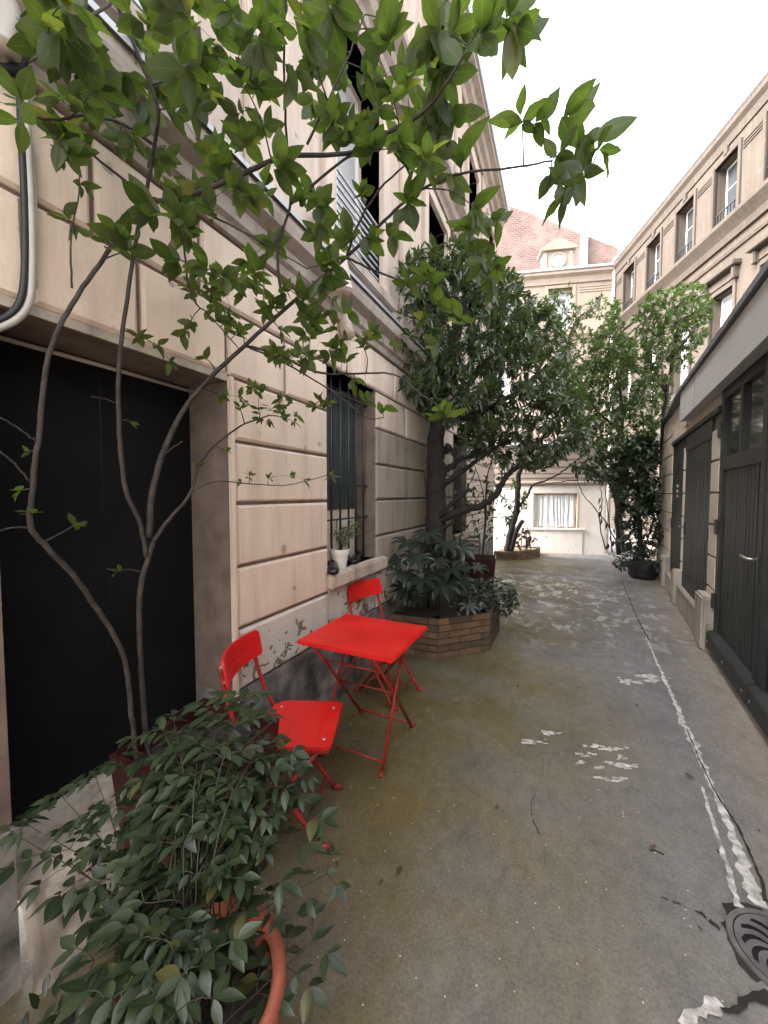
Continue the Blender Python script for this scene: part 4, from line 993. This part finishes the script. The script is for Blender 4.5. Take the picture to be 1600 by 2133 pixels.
for x, y, d, n, s in ((40, 200, .9, 4, .10), (30, 250, .84, 3, .115), (90, 60, .9, 6, .12), (150, 20, .95, 6, .12), (120, 200, 1.0, 5, .11), (200, 180, 1.05, 6, .12), (180, 90, 1.0, 6, .12), (170, 300, 1.15, 5, .1), (240, 290, 1.2, 5, .09), (120, 320, 1.1, 3, .08), (160, 480, 1.26, 5, .065), (130, 440, 1.25, 5, .06), (210, 490, 1.3, 5, .06), (180, 390, 1.2, 5, .07), (690, 40, 1.05, 4, .125), (640, 120, 1.1, 6, .115), (560, 40, 1.1, 6, .12), (470, 30, 1.1, 6, .12), (370, 60, 1.1, 6, .11)):
    cluster(x, y, d, n, s)
for x, y, s, n in ((60, 1060, .05, 5), (160, 1090, .055, 4), (275, 880, .05, 3), (240, 1190, .045, 3), (30, 1020, .05, 4), (55, 940, .03, 3)): cluster(x, y, 1.36, n, s)
A.done('broad', 'leaf_broad', 300)

# ================================================================ NANDINA IN THE TERRACOTTA POT
nd = thing('nandina_shrub', 'bushy shrub of small pointed leaflets spilling over the terracotta pot', 'shrub', (-.70, .52, .37))
N = Tree(nd, 'stem_green'); base = Vector((-.70, .52, .38))
def frond(px, py, d, n_pairs, size, start=None):
    q = P(px, py, d); s0 = start or base + Vector((rnd(-.06, .06), rnd(-.06, .06), 0))
    rise = Vector((s0.x, s0.y, max(q.z, s0.z) + rnd(-.06, .06))); m1 = s0.lerp(rise, .7).lerp(q, .3)
    cc = curve_pts([s0, m1, q], 9); N.tw.tube(cc, taper(len(cc), .0024, .0009), 5)
    for i in range(max(3, len(cc) - 3 * n_pairs), len(cc)):
        p = cc[i]; t = (cc[i] - cc[i - 1]).normalized(); side = t.cross(Vector((0, 0, 1))).normalized()
        end = i == len(cc) - 1
        if end:
            N.leaves.append((p, (t + rdir() * .3).normalized(), (Vector((0, 0, 1)) + rdir() * .4), size * rnd(.9, 1.15)))
        if (len(cc) - 1 - i) % 3 == 0 and not end or end:
            for s in (-1, 1):
                pin = (side * s + t * .5 + Vector((0, 0, rnd(-.3, .15)))).normalized(); L = size * rnd(.7, 1.3); e = p + pin * L
                N.tw.tube([p, p.lerp(e, .5) + Vector((0, 0, .006)), e], [.0011, .0009, .0007], 4)
                ps = pin.cross(Vector((0, 0, 1))).normalized()
                for w, at_ in ((pin, 1.0), ((pin * .5 + ps).normalized(), .95), ((pin * .5 - ps).normalized(), .95), ((pin * .4 + ps).normalized(), .45), ((pin * .4 - ps).normalized(), .45))[:random.choice((3, 5, 5))]:
                    N.leaves.append((p.lerp(e, at_), (w + Vector((0, 0, rnd(-.35, .12)))).normalized(), (Vector((0, 0, 1)) + rdir() * .35), size * rnd(.75, 1.15)))
for x, y, d in ((350, 1985, .66), (300, 2050, .62), (425, 2000, .65), (255, 1960, .7), (225, 2080, .62), (195, 2000, .7), (390, 2090, .58), (480, 1460, 1.12), (510, 1455, 1.1), (450, 1480, 1.1), (390, 1530, 1.06), (340, 1520, 1.04), (550, 1540, 1.04), (600, 1590, 1.0), (320, 1590, 1.0), (420, 1620, .96), (560, 1630, .98), (370, 1660, .94), (540, 1490, 1.1), (420, 1510, 1.08), (360, 1490, 1.1), (580, 1560, 1.02), (620, 1620, 1.0), (300, 1540, 1.06), (250, 1590, 1.04), (200, 1620, 1.05), (130, 1660, 1.02), (60, 1720, 1.0), (20, 1730, 1.0), (150, 1800, .92), (640, 1700, .96), (680, 1820, .92), (650, 1960, .86), (560, 1680, .96), (500, 1600, 1.0), (440, 1580, .98), (380, 1600, .96), (280, 1680, .95), (230, 1700, .95), (430, 1660, .9), (500, 1700, .88), (540, 1760, .86), (470, 1780, .82), (220, 1830, .82), (250, 1900, .74), (300, 1880, .74), (330, 1960, .66), (310, 2090, .6)):
    frond(x, y, d, 4, rnd(.036, .060))
N.done('nandina', 'leaf_nandina', 300)
sg = thing('shade_plant', 'dim low green plant beside the doorway step at the picture corner', 'plant', (-1.02, .36, .19)); L_ = []
for k in range(46): q = Vector((-1.02, .36, .22)) + Vector((rnd(-.12, .12), rnd(-.1, .1), rnd(0, .14))); L_.append((q, (rdir(.1) + Vector((0, 0, -.2))).normalized(), Vector((0, 0, 1)), rnd(.035, .06)))
foliage(sg, L_, 'oval', 'leaf_ivy', 60)

# ================================================================ FATSIA, IVY AND THE OLD TREE IN THE BRICK PLANTER
fa = thing('fatsia_plant', 'dark shrub with large hand-shaped leaves in the brick planter', 'plant', (-1.18, 3.62, .34)); L_ = []; stm = MB()
for x, y, d, s in ((850, 1130, 3.5, .2), (890, 1110, 3.6, .2), (930, 1130, 3.6, .2), (960, 1140, 3.6, .19), (870, 1160, 3.4, .22), (840, 1190, 3.4, .2), (905, 1165, 3.4, .2), (940, 1185, 3.4, .21), (920, 1215, 3.35, .24), (880, 1205, 3.3, .22), (845, 1225, 3.4, .2), (960, 1210, 3.4, .16), (975, 1260, 3.35, .13), (900, 1190, 3.5, .2), (860, 1240, 3.4, .16), (925, 1150, 3.7, .2), (990, 1180, 3.7, .15), (830, 1165, 3.5, .18), (910, 1125, 3.8, .2), (875, 1130, 3.7, .2), (950, 1170, 3.7, .18)):
    q = P(x, y, d); b_ = Vector((-1.18 + rnd(-.08, .08), 3.62 + rnd(-.08, .08), .34)); hub = b_.lerp(Vector((b_.x, b_.y, q.z)), .75)
    cc = curve_pts([b_, hub, q], 5); stm.tube([v - Vector(fa.location) for v in cc], .006, 5)
    dd = (q - Vector((b_.x, b_.y, q.z))); dd.z = -.35 * dd.length; dd = (dd.normalized() + rdir() * .3 + Vector((.15, -.25, -.1))).normalized()
    L_.append((q, dd, (Vector((0, 0, 1)) + Vector((.2, -.5, 0)) + rdir() * .25), s))
stm.build('stems', 'stem_green', fa, smooth=True)['kind'] = 'stuff'; foliage(fa, L_, 'fatsia', 'leaf_fatsia')
iv = thing('ivy_plant', 'dark small-leaved ivy spilling over the right side of the brick planter', 'ivy', (-.75, 3.95, .34)); L_ = []
for x, y in sample([(960, 1215), (1010, 1200), (1050, 1205), (1078, 1232), (1075, 1265), (1050, 1285), (1020, 1275), (960, 1280), (930, 1270)], 620):
    L_.append((P(x, y, rnd(3.42, 4.2) if x < 1020 else rnd(3.7, 4.2)), (rdir() + Vector((.1, -.4, -.3))).normalized(), Vector((.1, -.4, 1)), rnd(.03, .055)))
foliage(iv, L_, 'ivy', 'leaf_ivy', 200)
tr = thing('evergreen_tree', 'old dark-trunked evergreen tree with dense narrow leaves rising from the brick planter', 'tree', (-1.2, 4.0, .3))
B = Tree(tr, 'bark_dark')
B.limb('trunk', [P(905, 1170, 4.1), P(908, 1100, 4.1), P(909, 1000, 4.1), P(908, 930, 4.1), P(912, 880, 4.12), P(925, 800, 4.15), P(950, 700, 4.2), P(970, 620, 4.25)], .125, .05, .012, 12)
for pts, r0, r1 in (([P(915, 1085, 4.05), P(965, 1062, 3.95), P(1005, 1053, 3.9), P(1040, 1020, 3.9), P(1055, 990, 3.95), P(1090, 960, 4.0), P(1140, 900, 4.1)], .045, .02),
                    ([P(912, 1020, 4.05), P(950, 990, 3.95), P(985, 965, 3.95), P(1020, 940, 4.0), P(1070, 900, 4.1)], .035, .012),
                    ([P(918, 985, 4.1), P(945, 968, 4.0), P(960, 955, 4.0), P(1000, 945, 4.05), P(1060, 920, 4.1)], .04, .012),
                    ([P(915, 900, 4.1), P(880, 820, 4.0), P(850, 740, 3.9), P(835, 660, 3.9)], .035, .01), ([P(925, 860, 4.1), P(990, 780, 4.1), P(1050, 700, 4.1), P(1080, 620, 4.2)], .045, .012),
                    ([P(935, 880, 4.1), P(1020, 850, 4.0), P(1100, 800, 4.1), P(1140, 740, 4.2)], .04, .012), ([P(950, 720, 4.2), P(940, 640, 4.1), P(920, 560, 4.1)], .03, .01), ([P(930, 945, 4.08), P(935, 930, 4.0), P(950, 950, 3.95)], .03, .03)):
    B.limb('branch', pts, r0, r1, .012, 8)
B.limb('branch_stub', [P(918, 1075, 4.0), P(945, 1045, 3.92), P(978, 1020, 3.9)], .026, .018, .006)
B.limb('branch_stub', [P(925, 1100, 4.02), P(940, 1090, 3.95), P(946, 1078, 3.94)], .02, .012, .004)
B.limb('ivy_loop', [P(893, 960, 3.98), P(885, 995, 3.95), P(893, 1020, 3.95), P(915, 1020, 3.97)], .008, .008, .003, 6)
crownB = [(815, 590), (860, 525), (930, 500), (1000, 505), (1060, 560), (1100, 610), (1150, 640), (1185, 720), (1190, 780), (1225, 850), (1230, 900), (1190, 950), (1120, 978), (1050, 965), (980, 940), (945, 890), (900, 870), (850, 830), (815, 760), (800, 660)]
for x, y in sample(crownB, 1300):
    d = 4.1 + random.gauss(0, .42); d = min(5.0, max(3.35, d)); q = P(x, y, d)
    p_, pr_ = min(B.skel, key=lambda a: (a[0] - q).length)
    if (p_ - q).length > .12: dd, _ = B.twig(q, .006)
    else: dd = rdir(.4)
    dd = (dd + Vector((0, 0, -.1)) + rdir() * .3).normalized(); B.whorl(q, dd, random.randint(9, 14), rnd(.085, .125), 1.0, Vector((0, 0, 1)), .35)
for x, y, d in ((1100, 935, 4.0), (1140, 930, 4.0), (1170, 925, 4.1), (1200, 880, 4.2), (1060, 945, 3.9), (1120, 955, 4.0), (1085, 955, 3.9), (840, 790, 3.7), (870, 830, 3.7), (825, 740, 3.8)):
    q = P(x, y, d); dd, _ = B.twig(q, .006); B.whorl(q, Vector((rnd(-.3, .3), rnd(-.3, .3), -.6)).normalized(), 14, .11, .9, Vector((0, 0, 1)), .8)
B.done('lance', 'leaf_oleander', 300)

# ================================================================ MIDDLE DISTANCE, LEFT
def far_pot(loc, rz, label, w, h):
    t = thing('red_planter', label, 'planter', loc, rz, 'red square planters along the wall'); square_pot(t, w * .72, w, h, 'planter_red'); return t
p1 = P(1004, 1180, 5.15); far_pot((p1.x, p1.y, 0), R(8), 'larger dark red square planter holding a thin sapling', .185, .66)
p2 = P(955, 1170, 5.35); far_pot((p2.x, p2.y, 0), R(4), 'smaller dark red planter closer to the wall behind the hand-shaped leaves', .15, .66)
s1 = thing('sapling', 'thin leafy sapling standing in the larger red planter', 'sapling', (p1.x, p1.y, .6)); D = Tree(s1, 'stem_green')
D.limb('trunk', [(p1.x, p1.y, .58), P(1012, 1080, 5.15), P(1014, 1000, 5.15), P(1030, 940, 5.2)], .014, .006); D.limb('branch', [P(1012, 1090, 5.15), P(1005, 1020, 5.1), P(985, 960, 5.1)], .008, .004)
for x, y in sample([(965, 940), (1045, 930), (1070, 1010), (1080, 1100), (1030, 1130), (975, 1110), (960, 1040)], 75):
    q = P(x, y, 5.15 + random.gauss(0, .22)); dd, _ = D.twig(q, .003); D.whorl(q, dd, random.randint(3, 6), rnd(.07, .11), 1.2, Vector((0, 0, 1)), .5)
D.done('oval', 'leaf_laurel', 300)
sm = thing('young_plant', 'small narrow-leaved plant in the smaller red planter', 'plant', (p2.x, p2.y, .6)); D = Tree(sm, 'stem_green')
D.limb('stem', [(p2.x, p2.y, .58), P(958, 1110, 5.3), P(962, 1060, 5.3)], .008, .003)
for x, y in sample([(930, 1060), (990, 1050), (1000, 1150), (930, 1150)], 26):
    q = P(x, y, 5.3 + rnd(-.2, .2)); dd, _ = D.twig(q, .003); D.whorl(q, dd, 4, .08, 1.2, Vector((0, 0, 1)), .4)
D.done('lance', 'leaf_laurel', 120)
fl = thing('flowering_plant', 'tall stems with pink flowers against the second barred window', 'plant', (-1.3, 5.0, 0)); D = Tree(fl, 'stem_green')
D.limb('stem', [(-1.3, 5.0, 0), P(945, 1060, 5.4), P(958, 965, 5.4)], .008, .003); D.limb('stem', [(-1.3, 5.0, 0), P(950, 1080, 5.3), P(990, 985, 5.3)], .006, .003)
for x, y in ((945, 990), (960, 1000), (985, 1000), (975, 1020), (950, 1030)): q = P(x, y, 5.35); dd, _ = D.twig(q, .003); D.whorl(q, dd, 5, .08)
mb = MB()
for x, y in ((957, 968), (963, 972), (952, 973)):
    q = P(x, y, 5.4) - fl.location
    for k in range(9): a = k * .7; mb.add([q, q + Vector((.03 * math.cos(a), .03 * math.sin(a), .012)), q + Vector((.03 * math.cos(a + .5), .03 * math.sin(a + .5), .012))], [(0, 1, 2)])
mb.build('blossom', 'flower_pink', fl); D.done('oval', 'leaf_laurel', 60)
def wood_chair(loc, rz, label):
    t = thing('wooden_chair', label, 'chair', loc, rz, 'brown folding chairs by the far bed')
    for k in range(6): bx('seat_slat', 'wood_chair', t, -.18 + k * .062, -.18 + k * .062 + .052, -.2, .2, .44, .455, .003)
    for z in (.62, .70, .78): bx('back_slat', 'wood_chair', t, -.235, -.22, -.19, .19, z, z + .05, .003)
    for s in (-.19, .19):
        MB().tube([(-.25, s, .86), (-.2, s, .44), (.2, s, .01)], .013, 6).build('upright', 'wood_chair', t); MB().tube([(.17, s * .9, .44), (-.2, s * .9, .01)], .013, 6).build('leg', 'wood_chair', t)
    return t
q = P(985, 1150, 6.0); wood_chair((q.x, q.y, 0), R(-60), 'brown slatted folding chair behind the red planters')
tc_ = thing('side_table', 'small brown round table beside the slatted folding chair', 'table', (P(958, 1150, 6.15).x, P(958, 1150, 6.15).y, 0))
MB().lathe([(0, .70), (.24, .70), (.25, .71), (.25, .725), (0, .727)], 24).build('table_top', 'wood_chair', tc_)
for a in (0, 2.1, 4.2): MB().tube([(.05 * math.cos(a), .05 * math.sin(a), .7), (.2 * math.cos(a), .2 * math.sin(a), .01)], .012, 6).build('leg', 'wood_chair', tc_)

lt = thing('leaning_tree', 'twin-stemmed leaning tree in the low bed before the far wall', 'tree', (P(1062, 1140, 9.0).x, P(1062, 1140, 9.0).y, .1)); D = Tree(lt, 'bark_dark')
D.limb('trunk', [P(1056, 1152, 9.0), P(1066, 1100, 9.0), P(1078, 1050, 9.0), P(1080, 1000, 8.9), P(1088, 960, 8.8), P(1110, 880, 8.6)], .085, .04, .02)
D.limb('trunk', [P(1064, 1152, 8.95), P(1075, 1110, 8.9), P(1090, 1084, 8.85)], .06, .045, .01)
D.limb('branch', [P(1080, 1058, 9.0), P(1100, 1030, 8.9), P(1112, 1010, 8.8), P(1150, 995, 8.7), P(1190, 968, 8.5), P(1210, 950, 8.4)], .03, .012, .015)
for x, y in sample([(1070, 1000), (1100, 1010), (1100, 1060), (1060, 1080), (1050, 1040)], 30):
    q = P(x, y, 8.9 + rnd(-.3, .3)); dd, _ = D.twig(q, .006); D.whorl(q, dd, 5, .11)
D.done('oval', 'leaf_laurel', 100)
wp = thing('withered_plant', 'brown withered leafy plant in the low bed', 'plant', (P(1095, 1145, 9.1).x, P(1095, 1145, 9.1).y, .14)); mb = MB()
for k in range(26):
    x = rnd(1076, 1112); y = rnd(1098, 1142); q = P(x, y, 9.1 + rnd(-.15, .15)); M_ = Matrix.Translation(-Vector(wp.location)) @ leaf_matrix(q, (rdir() + Vector((0, 0, -.9))).normalized(), rdir(), rnd(.12, .22)); vs, fs = random.choice(SHAPES['nandina']); mb.add([M_ @ Vector(v) for v in vs], fs)
for x in (1085, 1095, 1106): mb.tube([P(x, 1148, 9.1) - wp.location, P(x + rnd(-5, 5), 1105, 9.1) - wp.location], .012, 5)
mb.build('leaves', 'dead_leaf', wp)['kind'] = 'stuff'

# ================================================================ MIDDLE DISTANCE, RIGHT
def far_tree(name, label, base_px, base_d, limbs, crown, n, d0, dv, lsize, matn, shape='oval', per=(5, 9), bark='bark_grey', r=.05, droop=.2, parts=300):
    b_ = P(*base_px, base_d); b_.z = max(0, b_.z); t = thing(name, label, 'tree', (b_.x, b_.y, 0)); D = Tree(t, bark)
    for i, l in enumerate(limbs): D.limb('trunk' if i == 0 else 'branch', [P(*p) for p in l], r if i == 0 else r * .55, r * .3, .015, 7)
    for poly, cnt in zip(crown, n):
        for x, y in sample(poly, cnt):
            q = P(x, y, d0 + random.gauss(0, dv)); p_, _ = min(D.skel, key=lambda a: (a[0] - q).length)
            if (p_ - q).length > .15: dd, _ = D.twig(q, .007)
            else: dd = rdir(.4)
            D.whorl(q, dd, random.randint(*per), lsize * rnd(.8, 1.2), 1.1, Vector((0, 0, 1)), droop)
    D.done(shape, matn, parts); return t
far_tree('bay_tree', 'airy pale green tree with fine twigs before the round dormer facade', (1296, 1148), 8.6,
         [[(1300, 1150, 8.6), (1285, 1050, 8.6), (1240, 930, 8.5), (1185, 830, 8.4), (1160, 720, 8.4), (1150, 650, 8.4)], [(1165, 760, 8.4), (1200, 670, 8.4), (1240, 640, 8.4)], [(1180, 900, 8.5), (1240, 820, 8.3), (1290, 720, 8.2)]],
         [[(1125, 640), (1150, 605), (1185, 595), (1205, 640), (1260, 610), (1270, 650), (1225, 680), (1160, 690), (1130, 680)], [(1130, 700), (1240, 680), (1260, 780), (1190, 840), (1140, 810)]], (150, 270), 8.4, .3, .105, 'leaf_laurel', per=(4, 7))
far_tree('laurel_tree', 'dense mid green tree filling the gap between the trunked evergreen and garage', (1290, 1150), 7.9,
         [[(1290, 1155, 7.9), (1285, 1050, 7.9), (1295, 950, 7.9), (1295, 840, 7.8), (1280, 740, 7.8), (1275, 640, 7.8)], [(1290, 900, 7.9), (1240, 850, 7.7), (1200, 800, 7.6)], [(1292, 860, 7.8), (1340, 800, 7.6), (1360, 760, 7.5)]],
         [[(1150, 800), (1190, 760), (1250, 740), (1330, 760), (1400, 790), (1390, 860), (1365, 900), (1340, 930), (1250, 960), (1190, 940), (1180, 880)], [(1225, 740), (1245, 690), (1285, 620), (1300, 680), (1330, 720), (1320, 770), (1240, 770)]], (1050, 280), 7.6, .45, .105, 'leaf_laurel')
far_tree('roof_tree', 'rounded dark tree rising over the garage roof before the apartment windows', (1385, 1150), 7.3,
         [[(1384, 1120, 7.4), (1380, 950, 7.2), (1385, 850, 6.9), (1400, 760, 6.5), (1410, 690, 6.3), (1415, 640, 6.3)], [(1390, 820, 6.8), (1350, 740, 6.4), (1340, 680, 6.3)], [(1405, 740, 6.4), (1450, 680, 6.2)]],
         [[(1320, 660), (1350, 615), (1410, 590), (1460, 590), (1490, 640), (1475, 700), (1440, 750), (1390, 800), (1340, 790), (1330, 720)]], (430,), 6.35, .28, .09, 'leaf_laurel')
far_tree('shade_shrub', 'very dark dense shrub against the stone pier', (1335, 1170), 7.3,
         [[(1335, 1165, 7.3), (1330, 1080, 7.3), (1330, 1000, 7.3), (1320, 950, 7.3)], [(1330, 1040, 7.3), (1300, 980, 7.3)]],
         [[(1255, 950), (1300, 920), (1365, 900), (1372, 960), (1372, 1060), (1330, 1080), (1290, 1060), (1270, 1010)], [(1190, 970), (1260, 950), (1270, 1000), (1215, 1000)]], (620, 60), 7.3, .32, .12, 'leaf_shrub')
far_tree('leafy_shrub', 'broad-leaved shrub with tiered foliage behind the black tub', (1345, 1170), 7.2,
         [[(1340, 1170, 7.2), (1335, 1120, 7.2), (1330, 1070, 7.2)], [(1340, 1150, 7.2), (1360, 1090, 7.1)]],
         [[(1280, 1060), (1340, 1050), (1375, 1060), (1378, 1150), (1330, 1160), (1285, 1130)]], (170,), 7.15, .22, .12, 'leaf_fatsia', per=(4, 7), r=.03)
# bare climbing stems with a few dead leaves
cl_ = thing('bare_vine', 'thin bare climbing stems with hanging brown leaves by the rain pipe', 'vine', (P(1285, 1150, 8.2).x, P(1285, 1150, 8.2).y, 0)); D = Tree(cl_, 'bark_grey')
for pts in ([(1292, 1150), (1270, 1100), (1240, 1060), (1215, 1030), (1203, 1000), (1200, 975)], [(1262, 1145), (1250, 1090), (1255, 1040), (1248, 1000), (1258, 960)], [(1275, 1150), (1268, 1080), (1262, 1020), (1270, 960)], [(1203, 1000), (1160, 1005), (1120, 1012), (1100, 1010)]):
    D.limb('stem', [P(x, y, 8.3) for x, y in pts], .014, .006, .012, 6)
mb = MB()
for x, y in ((1252, 1035), (1251, 1050), (1250, 1065), (1253, 1078), (1272, 1115), (1278, 1125), (1275, 1138), (1268, 1132), (1195, 968), (1200, 985), (1285, 1110), (1262, 1090), (1270, 1100), (1280, 1100)):
    q = P(x, y, 8.3); M_ = Matrix.Translation(-Vector(cl_.location)) @ leaf_matrix(q, Vector((rnd(-.3, .3), rnd(-.3, .3), -1)).normalized(), rdir(), rnd(.13, .2)); vs, fs = random.choice(SHAPES['nandina']); mb.add([M_ @ Vector(v) for v in vs], fs)
mb.build('dead_leaves', 'dead_leaf', cl_)['kind'] = 'stuff'
D.tw.build('twigs', 'bark_grey', cl_) if D.tw.v else None
bp = G(1341, 1206); tub = thing('black_tub', 'round black plastic plant tub near the garage pier', 'tub', (bp.x, bp.y + .1, 0))
MB().lathe([(0, 0), (.18, 0), (.225, .05), (.25, .22), (.252, .30), (.24, .305), (.225, .27), (0, .265)], 32).build('tub', 'pot_black', tub, smooth=False)
gp = thing('tub_plant', 'spreading pale green plant overflowing the black tub', 'plant', (bp.x, bp.y + .1, .27)); D = Tree(gp, 'stem_green'); D.skel = [(Vector((bp.x + rnd(-.12, .12), bp.y + .1 + rnd(-.12, .12), .28)), .01) for k in range(8)]
for x, y in sample([(1275, 1165), (1300, 1145), (1350, 1140), (1385, 1160), (1395, 1180), (1375, 1190), (1330, 1172), (1300, 1185), (1278, 1180)], 85):
    q = P(x, y, 6.35 + rnd(-.3, .3)); dd, _ = D.twig(q, .004); D.whorl(q, dd, random.randint(3, 5), rnd(.06, .10), 1.3, Vector((0, 0, 1)), .3)
D.done('oval', 'leaf_fatsia', 200)

# ================================================================ LEAF LITTER
lit = [(985, 1497, 'just past the table legs, in the middle of the floor'), (1040, 1683, 'alone in the centre of the foreground floor'), (800, 1838, 'left one of a close pair by the shrub'), (828, 1825, 'right one of a close pair by the shrub'),
       (1210, 1436, 'between the brick planter and the pale seam'), (1322, 1470, 'beside the upper end of the pale seam'), (1425, 1617, 'touching the left edge of the pale seam'), (1582, 1738, 'on the strip between pale seam and garage door'),
       (830, 1600, 'next to the nearest table foot'), (1370, 1770, 'between the drain cover and the white splashes'), (1080, 1430, 'below the right corner of the brick planter'), (700, 1800, 'under the front edge of the near chair')]
lm = bpy.data.meshes.new('fallen_leaf'); vs, fs = leaf_shape(.5, .5, .35, .9, 5, 1); lm.from_pydata(vs, [], fs); lm.materials.append(mat('dead_leaf')); lm.update()
for x, y, where in lit:
    p = G(x, y); o = link('fallen_leaf', lm); a = rnd(0, 6.28); s = rnd(.018, .045)
    o.matrix_world = leaf_matrix(p + Vector((0, 0, .012)), Vector((math.cos(a), math.sin(a), .1)), Vector((rnd(-.3, .3), rnd(-.3, .3), 1)), s)
    tag(o, 'small brown fallen leaf ' + where, 'leaf', 'fallen leaves on the floor')
